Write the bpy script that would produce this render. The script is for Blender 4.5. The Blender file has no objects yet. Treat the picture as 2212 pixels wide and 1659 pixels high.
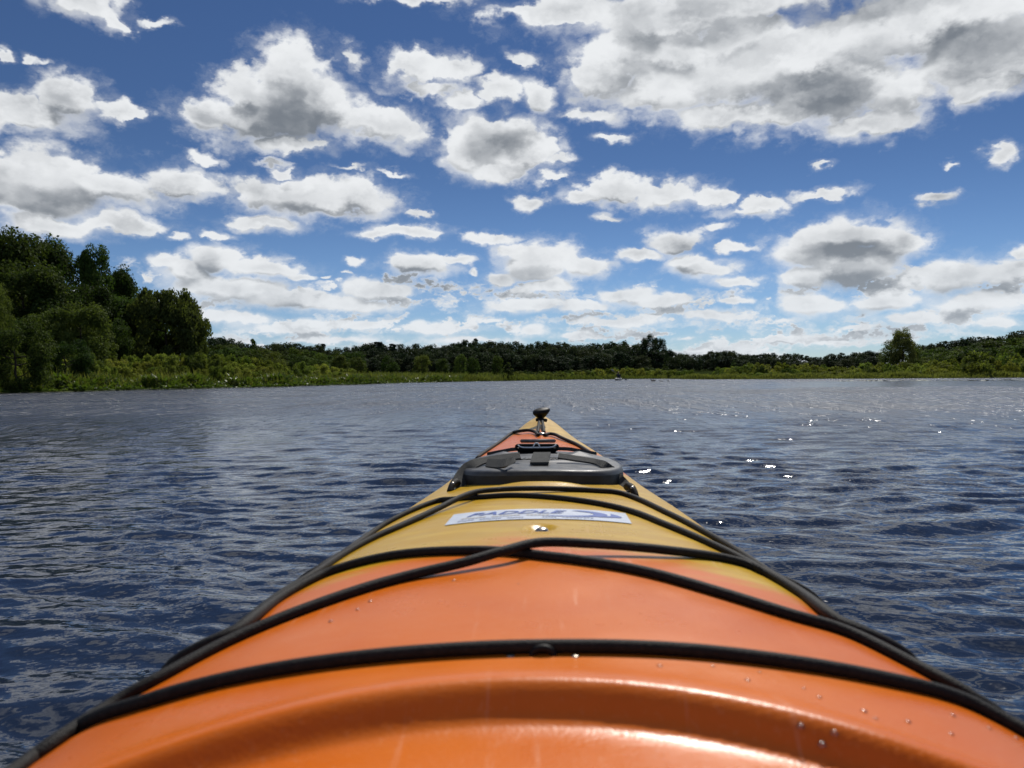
import bpy, bmesh, math, random
import numpy as np
from mathutils import Vector, Matrix

R = math.radians
scene = bpy.context.scene
col = scene.collection

# ------------------------------------------------------------------ camera
CAM_H = 0.48                       # eye height above the water
YAW, PITCH, ROLL = R(-2.12), R(0.50), R(0.46)
FPX = 1671.0                       # focal length in units of a 2212 px wide picture
CX, CY = 1106.0, 829.5
_f0 = Vector((math.sin(YAW) * math.cos(PITCH), math.cos(YAW) * math.cos(PITCH), -math.sin(PITCH)))
_r0 = Vector((math.cos(YAW), -math.sin(YAW), 0.0))
_u0 = _r0.cross(_f0)
CAM_R = _r0 * math.cos(ROLL) - _u0 * math.sin(ROLL)
CAM_U = _u0 * math.cos(ROLL) + _r0 * math.sin(ROLL)
CAM_F = _f0
cam_data = bpy.data.cameras.new('camera')
cam_data.sensor_fit = 'HORIZONTAL'
cam_data.sensor_width = 36.0
cam_data.lens = 36.0 * FPX / 2212.0
cam_data.clip_start = 0.02
cam_data.clip_end = 6000.0
cam_data.dof.use_dof = True
cam_data.dof.focus_distance = 2.6
cam_data.dof.aperture_fstop = 11.0
cam = bpy.data.objects.new('camera', cam_data)
col.objects.link(cam)
m = Matrix((CAM_R, CAM_U, -CAM_F)).transposed().to_4x4()
m.translation = Vector((0, 0, CAM_H))
cam.matrix_world = m
scene.camera = cam


def ray(px, py):
    d = CAM_F + CAM_R * ((px - CX) / FPX) + CAM_U * (-(py - CY) / FPX)
    return d.normalized()


# ------------------------------------------------------------------ sun
SUN_EL, SUN_AZ = R(49.0), R(17.5)          # azimuth from +Y towards +X
S = Vector((math.sin(SUN_AZ) * math.cos(SUN_EL), math.cos(SUN_AZ) * math.cos(SUN_EL), math.sin(SUN_EL)))
sun_data = bpy.data.lights.new('sun', 'SUN')
sun_data.energy = 4.0
sun_data.angle = R(0.5)
sun_data.color = (1.0, 0.955, 0.88)
sun = bpy.data.objects.new('sun', sun_data)
sun.rotation_euler = (-S).to_track_quat('-Z', 'Y').to_euler()
sun.location = S * 50
col.objects.link(sun)

scene.view_settings.view_transform = 'Standard'
scene.view_settings.look = 'None'
scene.view_settings.gamma = 1.0
scene.view_settings.use_curve_mapping = False
scene.view_settings.exposure = 0.0
scene.cycles.use_denoising = True
scene.cycles.max_bounces = 6
scene.cycles.transparent_max_bounces = 6
scene.cycles.sample_clamp_indirect = 4.0
scene.cycles.caustics_reflective = False
scene.cycles.caustics_refractive = False


# ------------------------------------------------------------------ node helper
class G:
    """small builder for shader nodes"""

    def __init__(self, tree):
        self.t = tree
        self.n = tree.nodes
        self.l = tree.links

    def put(self, sock, v):
        if isinstance(v, bpy.types.NodeSocket):
            self.l.new(v, sock)
        else:
            sock.default_value = v

    def new(self, typ, ins=None, **kw):
        nd = self.n.new(typ)
        for k, v in kw.items():
            setattr(nd, k, v)
        for k, v in (ins or {}).items():
            self.put(nd.inputs[k], v)
        return nd

    def m(self, op, a, b=0.0, c=0.0, clamp=False):
        nd = self.n.new('ShaderNodeMath')
        nd.operation = op
        nd.use_clamp = clamp
        self.put(nd.inputs[0], a)
        self.put(nd.inputs[1], b)
        self.put(nd.inputs[2], c)
        return nd.outputs[0]

    def v(self, op, a, b=(0, 0, 0), c=(0, 0, 0)):
        nd = self.n.new('ShaderNodeVectorMath')
        nd.operation = op
        self.put(nd.inputs[0], a)
        self.put(nd.inputs[1], b)
        if op == 'MULTIPLY_ADD':
            self.put(nd.inputs[2], c)
        return nd.outputs['Value' if op in ('DOT_PRODUCT', 'LENGTH', 'DISTANCE') else 'Vector']

    def scale(self, a, s):
        nd = self.n.new('ShaderNodeVectorMath')
        nd.operation = 'SCALE'
        self.put(nd.inputs[0], a)
        self.put(nd.inputs['Scale'], s)
        return nd.outputs['Vector']

    def step(self, x, lo, hi, a=0.0, b=1.0):
        nd = self.n.new('ShaderNodeMapRange')
        nd.interpolation_type = 'SMOOTHSTEP'
        self.put(nd.inputs['Value'], x)
        self.put(nd.inputs['From Min'], lo)
        self.put(nd.inputs['From Max'], hi)
        self.put(nd.inputs['To Min'], a)
        self.put(nd.inputs['To Max'], b)
        return nd.outputs['Result']

    def noise(self, vec, scale, detail=2.0, rough=0.5, out='Fac', lac=2.0):
        nd = self.n.new('ShaderNodeTexNoise')
        self.put(nd.inputs['Vector'], vec)
        nd.inputs['Scale'].default_value = scale
        nd.inputs['Detail'].default_value = detail
        nd.inputs['Roughness'].default_value = rough
        nd.inputs['Lacunarity'].default_value = lac
        return nd.outputs[out]

    def mix(self, f, a, b):
        nd = self.n.new('ShaderNodeMix')
        nd.data_type = 'RGBA'
        self.put(nd.inputs[0], f)
        for s, v in ((nd.inputs[6], a), (nd.inputs[7], b)):
            if isinstance(v, bpy.types.NodeSocket):
                self.l.new(v, s)
            else:
                s.default_value = (*v[:3], 1.0)
        return nd.outputs[2]


# ------------------------------------------------------------------ sky: Nishita with cumulus mixed over it
# every ellipse: centre and half axes in units of the 2212 px picture, turned at once into azimuth / elevation
CLOUDS = [
    (170, -5, 85, 38), (235, 30, 32, 22), (335, 45, 40, 10, .6), (70, 122, 28, 9, .6), (0, 108, 26, 14, .7),
    (60, 245, 105, 36), (155, 215, 62, 45), (265, 248, 50, 20), (-30, 250, 60, 34),
    (638, 165, 62, 68), (530, 190, 56, 52), (700, 225, 66, 55), (570, 255, 135, 50), (810, 272, 110, 38), (440, 262, 50, 38), (620, 312, 90, 18),
    (900, 145, 60, 34), (990, 150, 50, 26), (930, 190, 70, 16, .85), (1000, 215, 45, 22), (1075, 195, 45, 20), (765, 135, 45, 26, .55),
    (1125, 125, 30, 20, .85), (1160, 210, 38, 36), (1060, 300, 108, 52), (1000, 335, 55, 48), (1130, 335, 72, 42), (1070, 370, 70, 26),
    (1520, 22, 300, 48), (1360, 95, 105, 52), (1290, 165, 66, 44), (1430, 190, 140, 58), (1600, 140, 180, 90), (1790, 190, 200, 76),
    (1560, 245, 100, 32), (1690, 245, 100, 34), (1890, 262, 110, 36), (2120, 110, 180, 80), (1980, 50, 300, 80), (2120, 195, 80, 36), (1210, 22, 150, 26), (900, -8, 110, 16), (1950, 190, 90, 60),
    (1290, 245, 70, 14, .7), (1340, 300, 36, 12, .6), (1210, 348, 36, 12, .6), (440, 338, 40, 9, .6), (600, 350, 45, 7, .5), (760, 365, 40, 9, .55), (860, 372, 24, 8, .55),
    (110, 385, 125, 62), (60, 425, 110, 50), (250, 405, 110, 40), (395, 390, 75, 28), (-20, 395, 80, 50), (120, 485, 130, 26), (270, 487, 80, 20), (375, 510, 26, 9, .7),
    (640, 425, 110, 42), (775, 425, 80, 40), (550, 415, 50, 36), (560, 480, 80, 20), (470, 508, 48, 12, .8), (615, 370, 24, 14, .7),
    (880, 500, 80, 16), (820, 508, 40, 10), (905, 460, 22, 8, .7), (1140, 440, 30, 15), (1195, 390, 45, 12, .8),
    (1330, 412, 85, 28), (1445, 424, 78, 24), (1255, 432, 45, 14), (1325, 470, 26, 8, .6), (1555, 428, 42, 20), (1640, 440, 56, 20), (1600, 460, 60, 10, .6), (1770, 425, 62, 13, .85), (1545, 488, 26, 8, .7),
    (2010, 430, 44, 13), (2160, 335, 32, 18, .8), (1770, 358, 16, 9, .7), (2050, 355, 16, 7, .5),
    (900, 575, 70, 24), (990, 562, 42, 12, .9), (1015, 590, 10, 8), (765, 565, 20, 9, .8), (750, 592, 10, 4, .7),
    (1165, 565, 72, 42), (1255, 580, 72, 28), (1085, 605, 46, 22), (1060, 508, 62, 13, .9), (1115, 535, 36, 14, .8), (1180, 620, 100, 16),
    (1465, 520, 56, 26), (1385, 545, 56, 13), (1520, 582, 72, 26), (1580, 610, 62, 18), (1490, 565, 40, 18), (1575, 532, 46, 10, .8),
    (1820, 510, 130, 36), (1760, 545, 90, 40), (1930, 530, 70, 40), (1740, 600, 70, 36), (1850, 590, 120, 42), (2060, 600, 120, 46), (2170, 590, 90, 44), (1760, 660, 130, 34), (1920, 655, 120, 30), (2110, 655, 140, 40), (2200, 550, 30, 16, .8),
    (470, 562, 64, 34), (570, 580, 100, 26), (400, 590, 80, 34), (350, 565, 34, 16, .9), (640, 598, 50, 12, .9), (500, 625, 180, 36), (640, 650, 180, 32), (820, 630, 100, 30), (760, 660, 140, 26), (700, 595, 14, 5, .7),
    (1130, 662, 120, 20), (1060, 690, 56, 11, .9), (1345, 638, 70, 22), (1265, 665, 80, 20), (1430, 655, 110, 20), (1530, 680, 110, 16), (1340, 695, 150, 18), (1580, 650, 50, 10),
    (780, 705, 110, 18), (940, 712, 140, 20), (620, 708, 140, 20), (1150, 712, 46, 16), (500, 690, 120, 24), (1250, 722, 80, 12), (1010, 735, 160, 14, .9), (700, 735, 180, 14, .9), (1480, 728, 60, 9, .8), (1850, 708, 66, 9, .9), (1690, 690, 70, 10, .8), (1690, 728, 28, 7, .8),
    (612, 218, 95, 62), (1450, 105, 130, 66), (1600, 70, 110, 40), (1330, 130, 90, 50), (1740, 120, 160, 60), (1068, 322, 96, 54), (1845, 568, 125, 44), (100, 415, 130, 52), (690, 425, 110, 36), (1160, 590, 76, 34),
    (1970, 690, 110, 20), (2150, 700, 100, 18), (1800, 738, 30, 5, .7), (1330, 748, 160, 10, .8),
]
# thick parts of the clouds, where the light from behind does not get through: strength in the last place
CORES = [
    (610, 262, 130, 44, 1.0), (465, 258, 52, 34, .8), (560, 225, 60, 40, .55), (690, 220, 55, 60, .4), (1075, 312, 70, 34, 1.0), (1385, 62, 52, 56, .9), (1500, 20, 140, 34, .55),
    (1740, 205, 105, 44, 1.0), (1640, 185, 50, 24, .5), (1900, 10, 260, 34, 1.0), (2110, 95, 130, 48, 1.05), (2210, 180, 60, 26, .9), (1480, 150, 120, 26, .35), (1830, 268, 60, 20, .5),
    (70, 425, 130, 30, .9), (40, 395, 70, 36, .5), (160, 245, 80, 20, .4), (440, 575, 44, 30, .75), (700, 455, 90, 14, .45), (1830, 540, 95, 20, .9), (1960, 515, 22, 20, .6),
    (1830, 608, 110, 22, .85), (2110, 630, 90, 22, .6), (1120, 595, 60, 16, .5), (1480, 530, 34, 15, .7), (1500, 592, 40, 14, .55), (900, 588, 36, 10, .6), (1330, 430, 60, 12, .4), (560, 660, 120, 14, .4), (1300, 690, 200, 10, .3), (1870, 672, 60, 10, .5), (640, 448, 60, 12, .3),
]


def azel(px, py):
    d = ray(px, py)
    return math.atan2(d.x, d.y), math.asin(d.z)


def ellipse(px, py, rx, ry):
    if 575 < py < 800:
        rx, ry = rx * 0.84, ry * 0.84
    a, e = azel(px, py)
    a1, _ = azel(px + rx, py)
    _, e1 = azel(px, py - ry)
    return a, e, a1 - a, e1 - e


world = bpy.data.worlds.new('World')
scene.world = world
world.use_nodes = True
wt = world.node_tree
for nd in list(wt.nodes):
    wt.nodes.remove(nd)
g = G(wt)
SKY_STRENGTH = 0.1
sky = g.new('ShaderNodeTexSky', sky_type='NISHITA', sun_disc=False, sun_elevation=SUN_EL, sun_rotation=SUN_AZ,
            altitude=0.0, air_density=1.0, dust_density=0.0, ozone_density=4.0)
tc = g.new('ShaderNodeTexCoord').outputs['Generated']
sep = g.new('ShaderNodeSeparateXYZ', {0: tc})
X, Y, Z = sep.outputs
AZ = g.m('ARCTAN2', X, Y)
EL = g.m('ARCSINE', Z)
P0 = g.new('ShaderNodeCombineXYZ', {0: AZ, 1: EL, 2: 0.0}).outputs[0]
flat = g.v('MULTIPLY', tc, (1.0, 1.0, 1.5))
w1 = g.noise(flat, 14.0, 3.0, 0.55, 'Color')
w2 = g.noise(flat, 55.0, 3.0, 0.6, 'Color')
lowfade = g.step(EL, 0.0, 0.30, 0.35, 1.0)
warp = g.v('ADD', g.scale(g.v('SUBTRACT', w1, (.5, .5, .5)), 0.055), g.scale(g.v('SUBTRACT', w2, (.5, .5, .5)), 0.022))
warp = g.scale(warp, lowfade)
P = g.v('ADD', P0, g.v('MULTIPLY', warp, (1.2, 0.9, 0)))


def blob_field(items, smooth, weight=False, P=None):
    acc = None
    for it in items:
        a, e, ra, re = ellipse(*it[:4])
        w = it[4] if len(it) > 4 else 1.0
        q = g.v('MULTIPLY_ADD', P, (1 / ra, 1 / re, 0), (-a / ra, -e / re, 0))
        d = g.v('DOT_PRODUCT', q, q)
        if weight:
            val = g.m('MULTIPLY', g.m('SUBTRACT', 1.0, g.m('MULTIPLY', d, 0.42), clamp=True), w)
            acc = val if acc is None else g.m('SMOOTH_MAX', acc, val, 0.25)
        else:
            if w != 1.0:
                d = g.m('ADD', d, 1.0 - w)
            acc = d if acc is None else g.m('SMOOTH_MIN', acc, d, smooth)
    return acc


rmin = blob_field(CLOUDS, 0.30, P=P)
up_off = g.new('ShaderNodeCombineXYZ', {0: 0.004, 1: g.m('ADD', 0.008, g.m('MULTIPLY', g.m('MAXIMUM', EL, 0.0), 0.040)), 2: 0.0}).outputs[0]
rup = blob_field(CLOUDS, 0.30, P=g.v('ADD', P, up_off))
F = g.m('SUBTRACT', 1.08, g.m('SQRT', g.m('ADD', g.m('MAXIMUM', rmin, 0.0), 0.16)))
Fu = g.m('SUBTRACT', 1.08, g.m('SQRT', g.m('ADD', g.m('MAXIMUM', rup, 0.0), 0.16)))
under = g.m('SUBTRACT', g.m('MAXIMUM', Fu, -0.6), g.m('MAXIMUM', F, -0.6))      # > 0 in the lower part of a cloud
F = g.m('SUBTRACT', g.m('MAXIMUM', F, -1.4), g.step(EL, 0.02, 0.16, 0.30, 0.0))
# the same kind of broken cumulus goes on all round and overhead (plane overhead, seen in perspective)
zz = g.m('ADD', g.m('MAXIMUM', Z, 0.0), 0.10)
plane = g.new('ShaderNodeCombineXYZ', {0: g.m('DIVIDE', X, zz), 1: g.m('DIVIDE', Y, zz), 2: 3.3}).outputs[0]
pn = g.noise(plane, 1.15, 4.0, 0.55)
Fout = g.m('MULTIPLY', g.m('SUBTRACT', pn, 0.575), 9.0)
inside = g.m('MULTIPLY', g.step(g.m('ABSOLUTE', g.m('ADD', AZ, 0.037)), 0.60, 0.75, 1.0, 0.0), g.step(EL, 0.47, 0.60, 1.0, 0.0))
Fout = g.m('SUBTRACT', Fout, g.m('MULTIPLY', inside, 3.0))
# rows of small cumulus stacked up by the distance, low all round the horizon
low_p = g.new('ShaderNodeCombineXYZ', {0: g.m('MULTIPLY', AZ, 15.0), 1: g.m('MULTIPLY', g.m('POWER', g.m('MAXIMUM', EL, 0.0), 0.8), 30.0), 2: 7.7}).outputs[0]
low_n = g.noise(g.v('ADD', low_p, g.scale(g.v('SUBTRACT', w2, (.5, .5, .5)), 0.9)), 1.0, 3.0, 0.55)
Flow = g.m('ADD', g.m('MULTIPLY', g.m('SUBTRACT', low_n, 0.53), 5.0), g.step(EL, 0.10, 0.19, 0.0, -2.5))
F = g.m('MAXIMUM', F, Flow)
F = g.m('MINIMUM', g.m('MAXIMUM', F, Fout), 1.0)
# puffs
puff_in = g.v('ADD', flat, g.scale(g.v('SUBTRACT', w2, (.5, .5, .5)), 0.05))


def puffs(vec, detail, off):
    n = g.noise(vec, 23.0, detail, 0.47)
    pv = g.v('ADD', g.v('MULTIPLY', P, (1.0, 1.3, 0.0)), off)
    vo = g.new('ShaderNodeTexVoronoi', {'Vector': pv, 'Scale': 28.0, 'Detail': 1.0, 'Roughness': 0.5, 'Randomness': 1.0}, feature='F1', normalize=True, voronoi_dimensions='2D')
    b = g.m('SUBTRACT', 0.40, vo.outputs['Distance'])
    return g.m('ADD', g.m('MULTIPLY', g.m('SUBTRACT', n, 0.5), 1.55), g.m('MULTIPLY', b, 1.1))


sun_up = (S.x * 0.010, S.y * 0.004, 0.016)
n_a = puffs(puff_in, 6.0, (0, 0, 0))
n_s = puffs(puff_in, 2.0, (0, 0, 0))
n_b = puffs(g.v('ADD', puff_in, sun_up), 2.0, (0.006, 0.018, 0))
dens = g.m('ADD', g.m('ADD', g.m('MULTIPLY', F, 1.15), n_a), g.step(F, 0.05, 0.45, 0.0, 0.9))
soft = g.step(under, -0.30, 0.25, 0.42, 0.85)
alpha = g.step(dens, g.m('MULTIPLY', soft, -0.75), soft)
veil = g.m('MULTIPLY', g.step(g.m('ADD', dens, g.m('MULTIPLY', g.m('SUBTRACT', g.noise(puff_in, 60.0, 3.0, 0.6), 0.5), 1.2)), -0.85, 0.60), 0.24)
alpha = g.m('MAXIMUM', alpha, veil)
alpha = g.m('MULTIPLY', alpha, g.step(EL, -0.02, 0.02))
core = g.m('MINIMUM', blob_field(CORES, 0.0, True, P=P), 1.0)
core_o = g.m('MULTIPLY', g.m('SUBTRACT', 1.0, inside), g.step(F, 0.1, 1.0, 0.0, 0.8))
core = g.m('MAXIMUM', core, core_o)
b_a = g.noise(puff_in, 12.0, 2.0, 0.45)
b_b = g.noise(g.v('ADD', puff_in, (S.x * 0.02, S.y * 0.01, 0.026)), 12.0, 2.0, 0.45)
swell = g.m('SUBTRACT', b_a, 0.5)
core = g.step(g.m('ADD', core, g.m('MULTIPLY', swell, 0.7)), -0.05, 1.0)
base = g.m('MULTIPLY', g.step(g.m('ADD', under, g.m('MULTIPLY', swell, 0.5)), -0.20, 0.42, 0.0, 0.62), g.step(dens, 0.0, 0.9))
thick = g.m('MULTIPLY', g.step(g.m('ADD', F, g.m('MULTIPLY', swell, 1.3)), 0.10, 0.95), 0.34)
relief = g.m('ADD', g.m('MULTIPLY', g.m('SUBTRACT', n_s, n_b), 0.20), g.m('MULTIPLY', g.m('SUBTRACT', b_a, b_b), 1.4))
dark = g.m('SUBTRACT', g.m('ADD', g.m('MULTIPLY', core, 0.66), g.m('ADD', base, thick)), relief)
dark = g.step(dark, -0.12, 1.30)
k = 1.0 / SKY_STRENGTH
cloud = g.mix(dark, (0.84 * k, 0.86 * k, 0.88 * k), (0.19 * k, 0.215 * k, 0.25 * k))
far_cloud = g.mix(g.step(EL, 0.0, 0.20, 0.35, 0.0), cloud, (0.66 * k, 0.74 * k, 0.82 * k))
tint = g.mix(g.step(EL, 0.0, 0.30), (0.54, 0.64, 0.82), (0.325, 0.395, 0.515))
sky_col = g.v('MULTIPLY', sky.outputs[0], tint)
final = g.mix(alpha, sky_col, far_cloud)
bg = g.new('ShaderNodeBackground', {'Color': final, 'Strength': SKY_STRENGTH})
wo = g.new('ShaderNodeOutputWorld')
wt.links.new(bg.outputs[0], wo.inputs[0])


# ------------------------------------------------------------------ object helpers
def link(name, mesh, mat=None, parent=None):
    o = bpy.data.objects.new(name, mesh)
    col.objects.link(o)
    if mat is not None and not mesh.materials:
        mesh.materials.append(mat)
    if parent is not None:
        o.parent = parent
    return o


def tag(o, label=None, cat=None, group=None, kind=None):
    if label:
        o['label'] = label
    if cat:
        o['category'] = cat
    if group:
        o['group'] = group
    if kind:
        o['kind'] = kind
    return o


def empty(name, loc=(0, 0, 0), rz=0.0):
    o = bpy.data.objects.new(name, None)
    o.empty_display_size = 0.2
    o.location = loc
    o.rotation_euler = (0, 0, rz)
    col.objects.link(o)
    return o


def np_mesh(name, verts, faces, smooth=True):
    """verts (n,3) array; faces (k,4) or (k,3) array or list of such arrays"""
    me = bpy.data.meshes.new(name)
    verts = np.asarray(verts, dtype=np.float32)
    fl = faces if isinstance(faces, list) else [faces]
    fl = [np.asarray(f, dtype=np.int32) for f in fl if len(f)]
    loops = np.concatenate([f.ravel() for f in fl])
    counts = np.concatenate([np.full(len(f), f.shape[1], dtype=np.int32) for f in fl])
    starts = np.concatenate([[0], np.cumsum(counts)[:-1]]).astype(np.int32)
    me.vertices.add(len(verts))
    me.vertices.foreach_set('co', verts.ravel())
    me.loops.add(len(loops))
    me.loops.foreach_set('vertex_index', loops)
    me.polygons.add(len(counts))
    me.polygons.foreach_set('loop_start', starts)
    me.polygons.foreach_set('loop_total', counts)
    me.polygons.foreach_set('use_smooth', np.full(len(counts), smooth, dtype=bool))
    me.update(calc_edges=True)
    me.validate()
    return me


def grid_faces(nr, nc, wrap=False, flip=False):
    i = np.arange(nr - 1)[:, None]
    j = np.arange(nc if wrap else nc - 1)[None, :]
    j2 = (j + 1) % nc
    a = i * nc + j
    b = i * nc + j2
    c = (i + 1) * nc + j2
    d = (i + 1) * nc + j
    f = np.stack([a, b, c, d], -1).reshape(-1, 4)
    return f[:, ::-1] if flip else f


def frames(pts):
    pts = np.asarray(pts, float)
    t = np.gradient(pts, axis=0)
    t /= np.linalg.norm(t, axis=1)[:, None] + 1e-12
    return pts, t


def tube(pts, radius, sides=8, cap=True, squash=None):
    """verts and faces of a tube along pts; radius a number or per point"""
    pts, t = frames(pts)
    n = len(pts)
    rad = np.broadcast_to(np.asarray(radius, float), (n,))
    up = np.array((0, 0, 1.0))
    if abs(t[0] @ up) > 0.95:
        up = np.array((1.0, 0, 0))
    u = np.cross(up, t[0]); u /= np.linalg.norm(u)
    V = []
    for i in range(n):
        u = u - t[i] * (u @ t[i]); u /= np.linalg.norm(u) + 1e-12
        w = np.cross(t[i], u)
        ang = np.linspace(0, 2 * np.pi, sides, endpoint=False)
        V.append(pts[i] + rad[i] * (np.cos(ang)[:, None] * u + np.sin(ang)[:, None] * w))
    V = np.concatenate(V)
    Fq = grid_faces(n, sides, wrap=True)
    fs = [Fq]
    if cap:
        V = np.concatenate([V, pts[:1], pts[-1:]])
        j = np.arange(sides); j2 = (j + 1) % sides
        c0, c1 = len(V) - 2, len(V) - 1
        fs.append(np.stack([j2, j, np.full(sides, c0)], -1))
        fs.append(np.stack([j + (n - 1) * sides, j2 + (n - 1) * sides, np.full(sides, c1)], -1))
    return V, fs


def merge(parts):
    V, Q, T, off = [], [], [], 0
    for v, fs in parts:
        V.append(v)
        for f in (fs if isinstance(fs, list) else [fs]):
            (Q if f.shape[1] == 4 else T).append(f + off)
        off += len(v)
    out = []
    if Q:
        out.append(np.concatenate(Q))
    if T:
        out.append(np.concatenate(T))
    return np.concatenate(V), out


def catmull(pts, n=8):
    p = np.asarray(pts, float)
    p = np.vstack([2 * p[0] - p[1], p, 2 * p[-1] - p[-2]])
    out = []
    for i in range(1, len(p) - 2):
        t = np.linspace(0, 1, n, endpoint=False)[:, None]
        a, b, c, d = p[i - 1], p[i], p[i + 1], p[i + 2]
        out.append(0.5 * (2 * b + (c - a) * t + (2 * a - 5 * b + 4 * c - d) * t ** 2 + (3 * b - a - 3 * c + d) * t ** 3))
    out.append(p[-2][None])
    return np.vstack(out)


def bm_mesh(name, bm, smooth=True):
    me = bpy.data.meshes.new(name)
    bmesh.ops.recalc_face_normals(bm, faces=bm.faces)
    bm.to_mesh(me)
    bm.free()
    if smooth:
        me.polygons.foreach_set('use_smooth', np.full(len(me.polygons), True, dtype=bool))
    return me


def principled(name, base=(.5, .5, .5), rough=0.5, spec=0.5, metallic=0.0):
    mt = bpy.data.materials.new(name)
    mt.use_nodes = True
    b = mt.node_tree.nodes['Principled BSDF']
    b.inputs['Base Color'].default_value = (*base, 1)
    b.inputs['Roughness'].default_value = rough
    b.inputs['Specular IOR Level'].default_value = spec
    b.inputs['Metallic'].default_value = metallic
    return mt, G(mt.node_tree), b


# ------------------------------------------------------------------ shore: distance of the waterline by direction
def horizon_y(px):
    return 815.0 - 0.00803 * (px - CX)


SHORE_PX = [(-400, 871), (0, 850), (403, 840), (575, 836.5), (748, 831.7), (900, 826.8), (1093, 823), (1300, 819.4), (1440, 818.2), (1480, 819.2), (1530, 819.6), (1726, 818.8), (2212, 816), (2600, 815.5)]
_sh = []
for px, py in SHORE_PX:
    d = ray(px, py)
    tt = -CAM_H / d.z
    _sh.append((math.atan2(d.x, d.y), tt * math.hypot(d.x, d.y)))
SH_A = np.array([-3.2, -1.6] + [a for a, _ in _sh] + [1.2, 2.0, 3.2])
SH_R = np.array([260., 22.0] + [r for _, r in _sh] + [75., 120., 260.])


def shore_r(a):
    a = np.asarray(a)
    return np.interp(a, SH_A, SH_R) * (1 + 0.012 * np.sin(a * 61) + 0.008 * np.sin(a * 143 + 1)) 


def land_z(a, r):
    e = np.asarray(r) - shore_r(a)
    z = -0.25 + 0.33 * np.clip(e / 0.8, 0, 1) + 0.012 * np.clip(e, 0, 120)
    hill = np.exp(-((np.asarray(a) + 0.62) / 0.22) ** 2) * np.clip((e - 8) / 40, 0, 1) * 3.0
    return z + hill + 2.0 * np.clip((e - 90) / 150, 0, 1)


def at(px, dist):
    """ground point on the column px, dist metres away"""
    d = ray(px, 815)
    a = math.atan2(d.x, d.y)
    return math.sin(a) * dist, math.cos(a) * dist, float(land_z(a, dist)), a


def z_at(px, py, dist):
    d = ray(px, py)
    return CAM_H + dist * d.z / math.hypot(d.x, d.y)

# ------------------------------------------------------------------ water
rng = np.random.default_rng(11)
NW = 84
_lam = np.exp(rng.uniform(np.log(0.055), np.log(0.50), NW))
_dir = rng.normal(0.06, 0.50, NW)
_k = 2 * np.pi / _lam
_kx, _ky = _k * np.sin(_dir), _k * np.cos(_dir)
_ph = rng.uniform(0, 2 * np.pi, NW)
_sl = 0.215 * np.sqrt(2.0 / NW) * (np.where(_lam < 0.12, 0.7, np.where(_lam > 0.34, 0.75, 1.0))) * rng.uniform(0.6, 1.3, NW)
_am = _sl / _k


def calm(x, y):
    """0..1, how far the ripples have died down: sheltered strip off the right shore"""
    r = np.hypot(x, y)
    a = np.arctan2(x, y)
    ca = np.clip((a - 0.20) / 0.16, 0, 1)
    wob = 2.0 * np.sin(a * 17) + 1.2 * np.sin(a * 41)
    cr = np.clip((r - 30 - wob) / 4, 0, 1) * np.clip((62 - r + wob) / 6, 0, 1)
    return ca * cr


def waves(x, y):
    h = np.zeros_like(x)
    wx = x + 0.10 * np.sin(1.3 * y + 0.7 * x) + 0.06 * np.sin(3.1 * y - 2.0 * x + 1.0)
    wy = y + 0.10 * np.sin(1.7 * x + 0.4) + 0.05 * np.sin(3.7 * x + 1.9 * y)
    rad = np.hypot(x, y)
    cell = np.maximum(0.0085, np.minimum(0.0008 * rad * rad + 0.0015 * rad, 0.40))
    for i in range(NW):
        p = _kx[i] * wx + _ky[i] * wy + _ph[i]
        s = np.sin(p)
        carry = np.clip((_lam[i] / cell - 2.6) / 2.6, 0, 1)
        h += carry * _am[i] * (s + 0.22 * np.cos(2 * p))
    gust = 0.80 + 0.28 * np.sin(0.55 * x + 0.8 * y + 1.0) * np.sin(0.9 * y - 0.35 * x + 2.0) + 0.14 * np.sin(2.1 * x + 0.6) * np.sin(1.7 * y)
    lee = 1.0 - 0.22 * np.clip((x - 0.3) / 1.2, 0, 1) * np.clip((9 - y) / 6, 0, 1)
    return h * gust * lee * (1 - 0.75 * calm(x, y))


def water_mesh():
    az = [-R(46)]
    fine = np.arange(-R(46), R(46), R(0.16))
    coarse = np.arange(R(46), R(314), R(2.5))
    az = np.concatenate([fine, coarse])
    rr = [0.12]
    while rr[-1] < 26:
        r = rr[-1]
        rr.append(r + max(0.0085, min(0.0008 * r * r + 0.0015 * r, 0.40)))
    while rr[-1] < 3200:
        rr.append(rr[-1] * 1.12 + 0.2)
    rr = np.array(rr)
    A, RR = np.meshgrid(az, rr)
    x, y = np.sin(A) * RR, np.cos(A) * RR
    fade = np.clip((30 - RR) / 14, 0, 1)
    z = np.zeros_like(x)
    sel = RR[:, 0] < 31
    z[sel] = waves(x[sel], y[sel]) * fade[sel]
    V = np.stack([x, y, z], -1).reshape(-1, 3)
    n = len(az)
    V = np.concatenate([V, [[0, 0, 0]]])
    Fq = grid_faces(len(rr), n, wrap=True)
    j = np.arange(n)
    tri = np.stack([j, (j + 1) % n, np.full(n, len(V) - 1)], -1)
    me = np_mesh('water', V, [Fq, tri])
    if me.polygons[5000].normal.z < 0:
        me.flip_normals()
    return me


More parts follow.
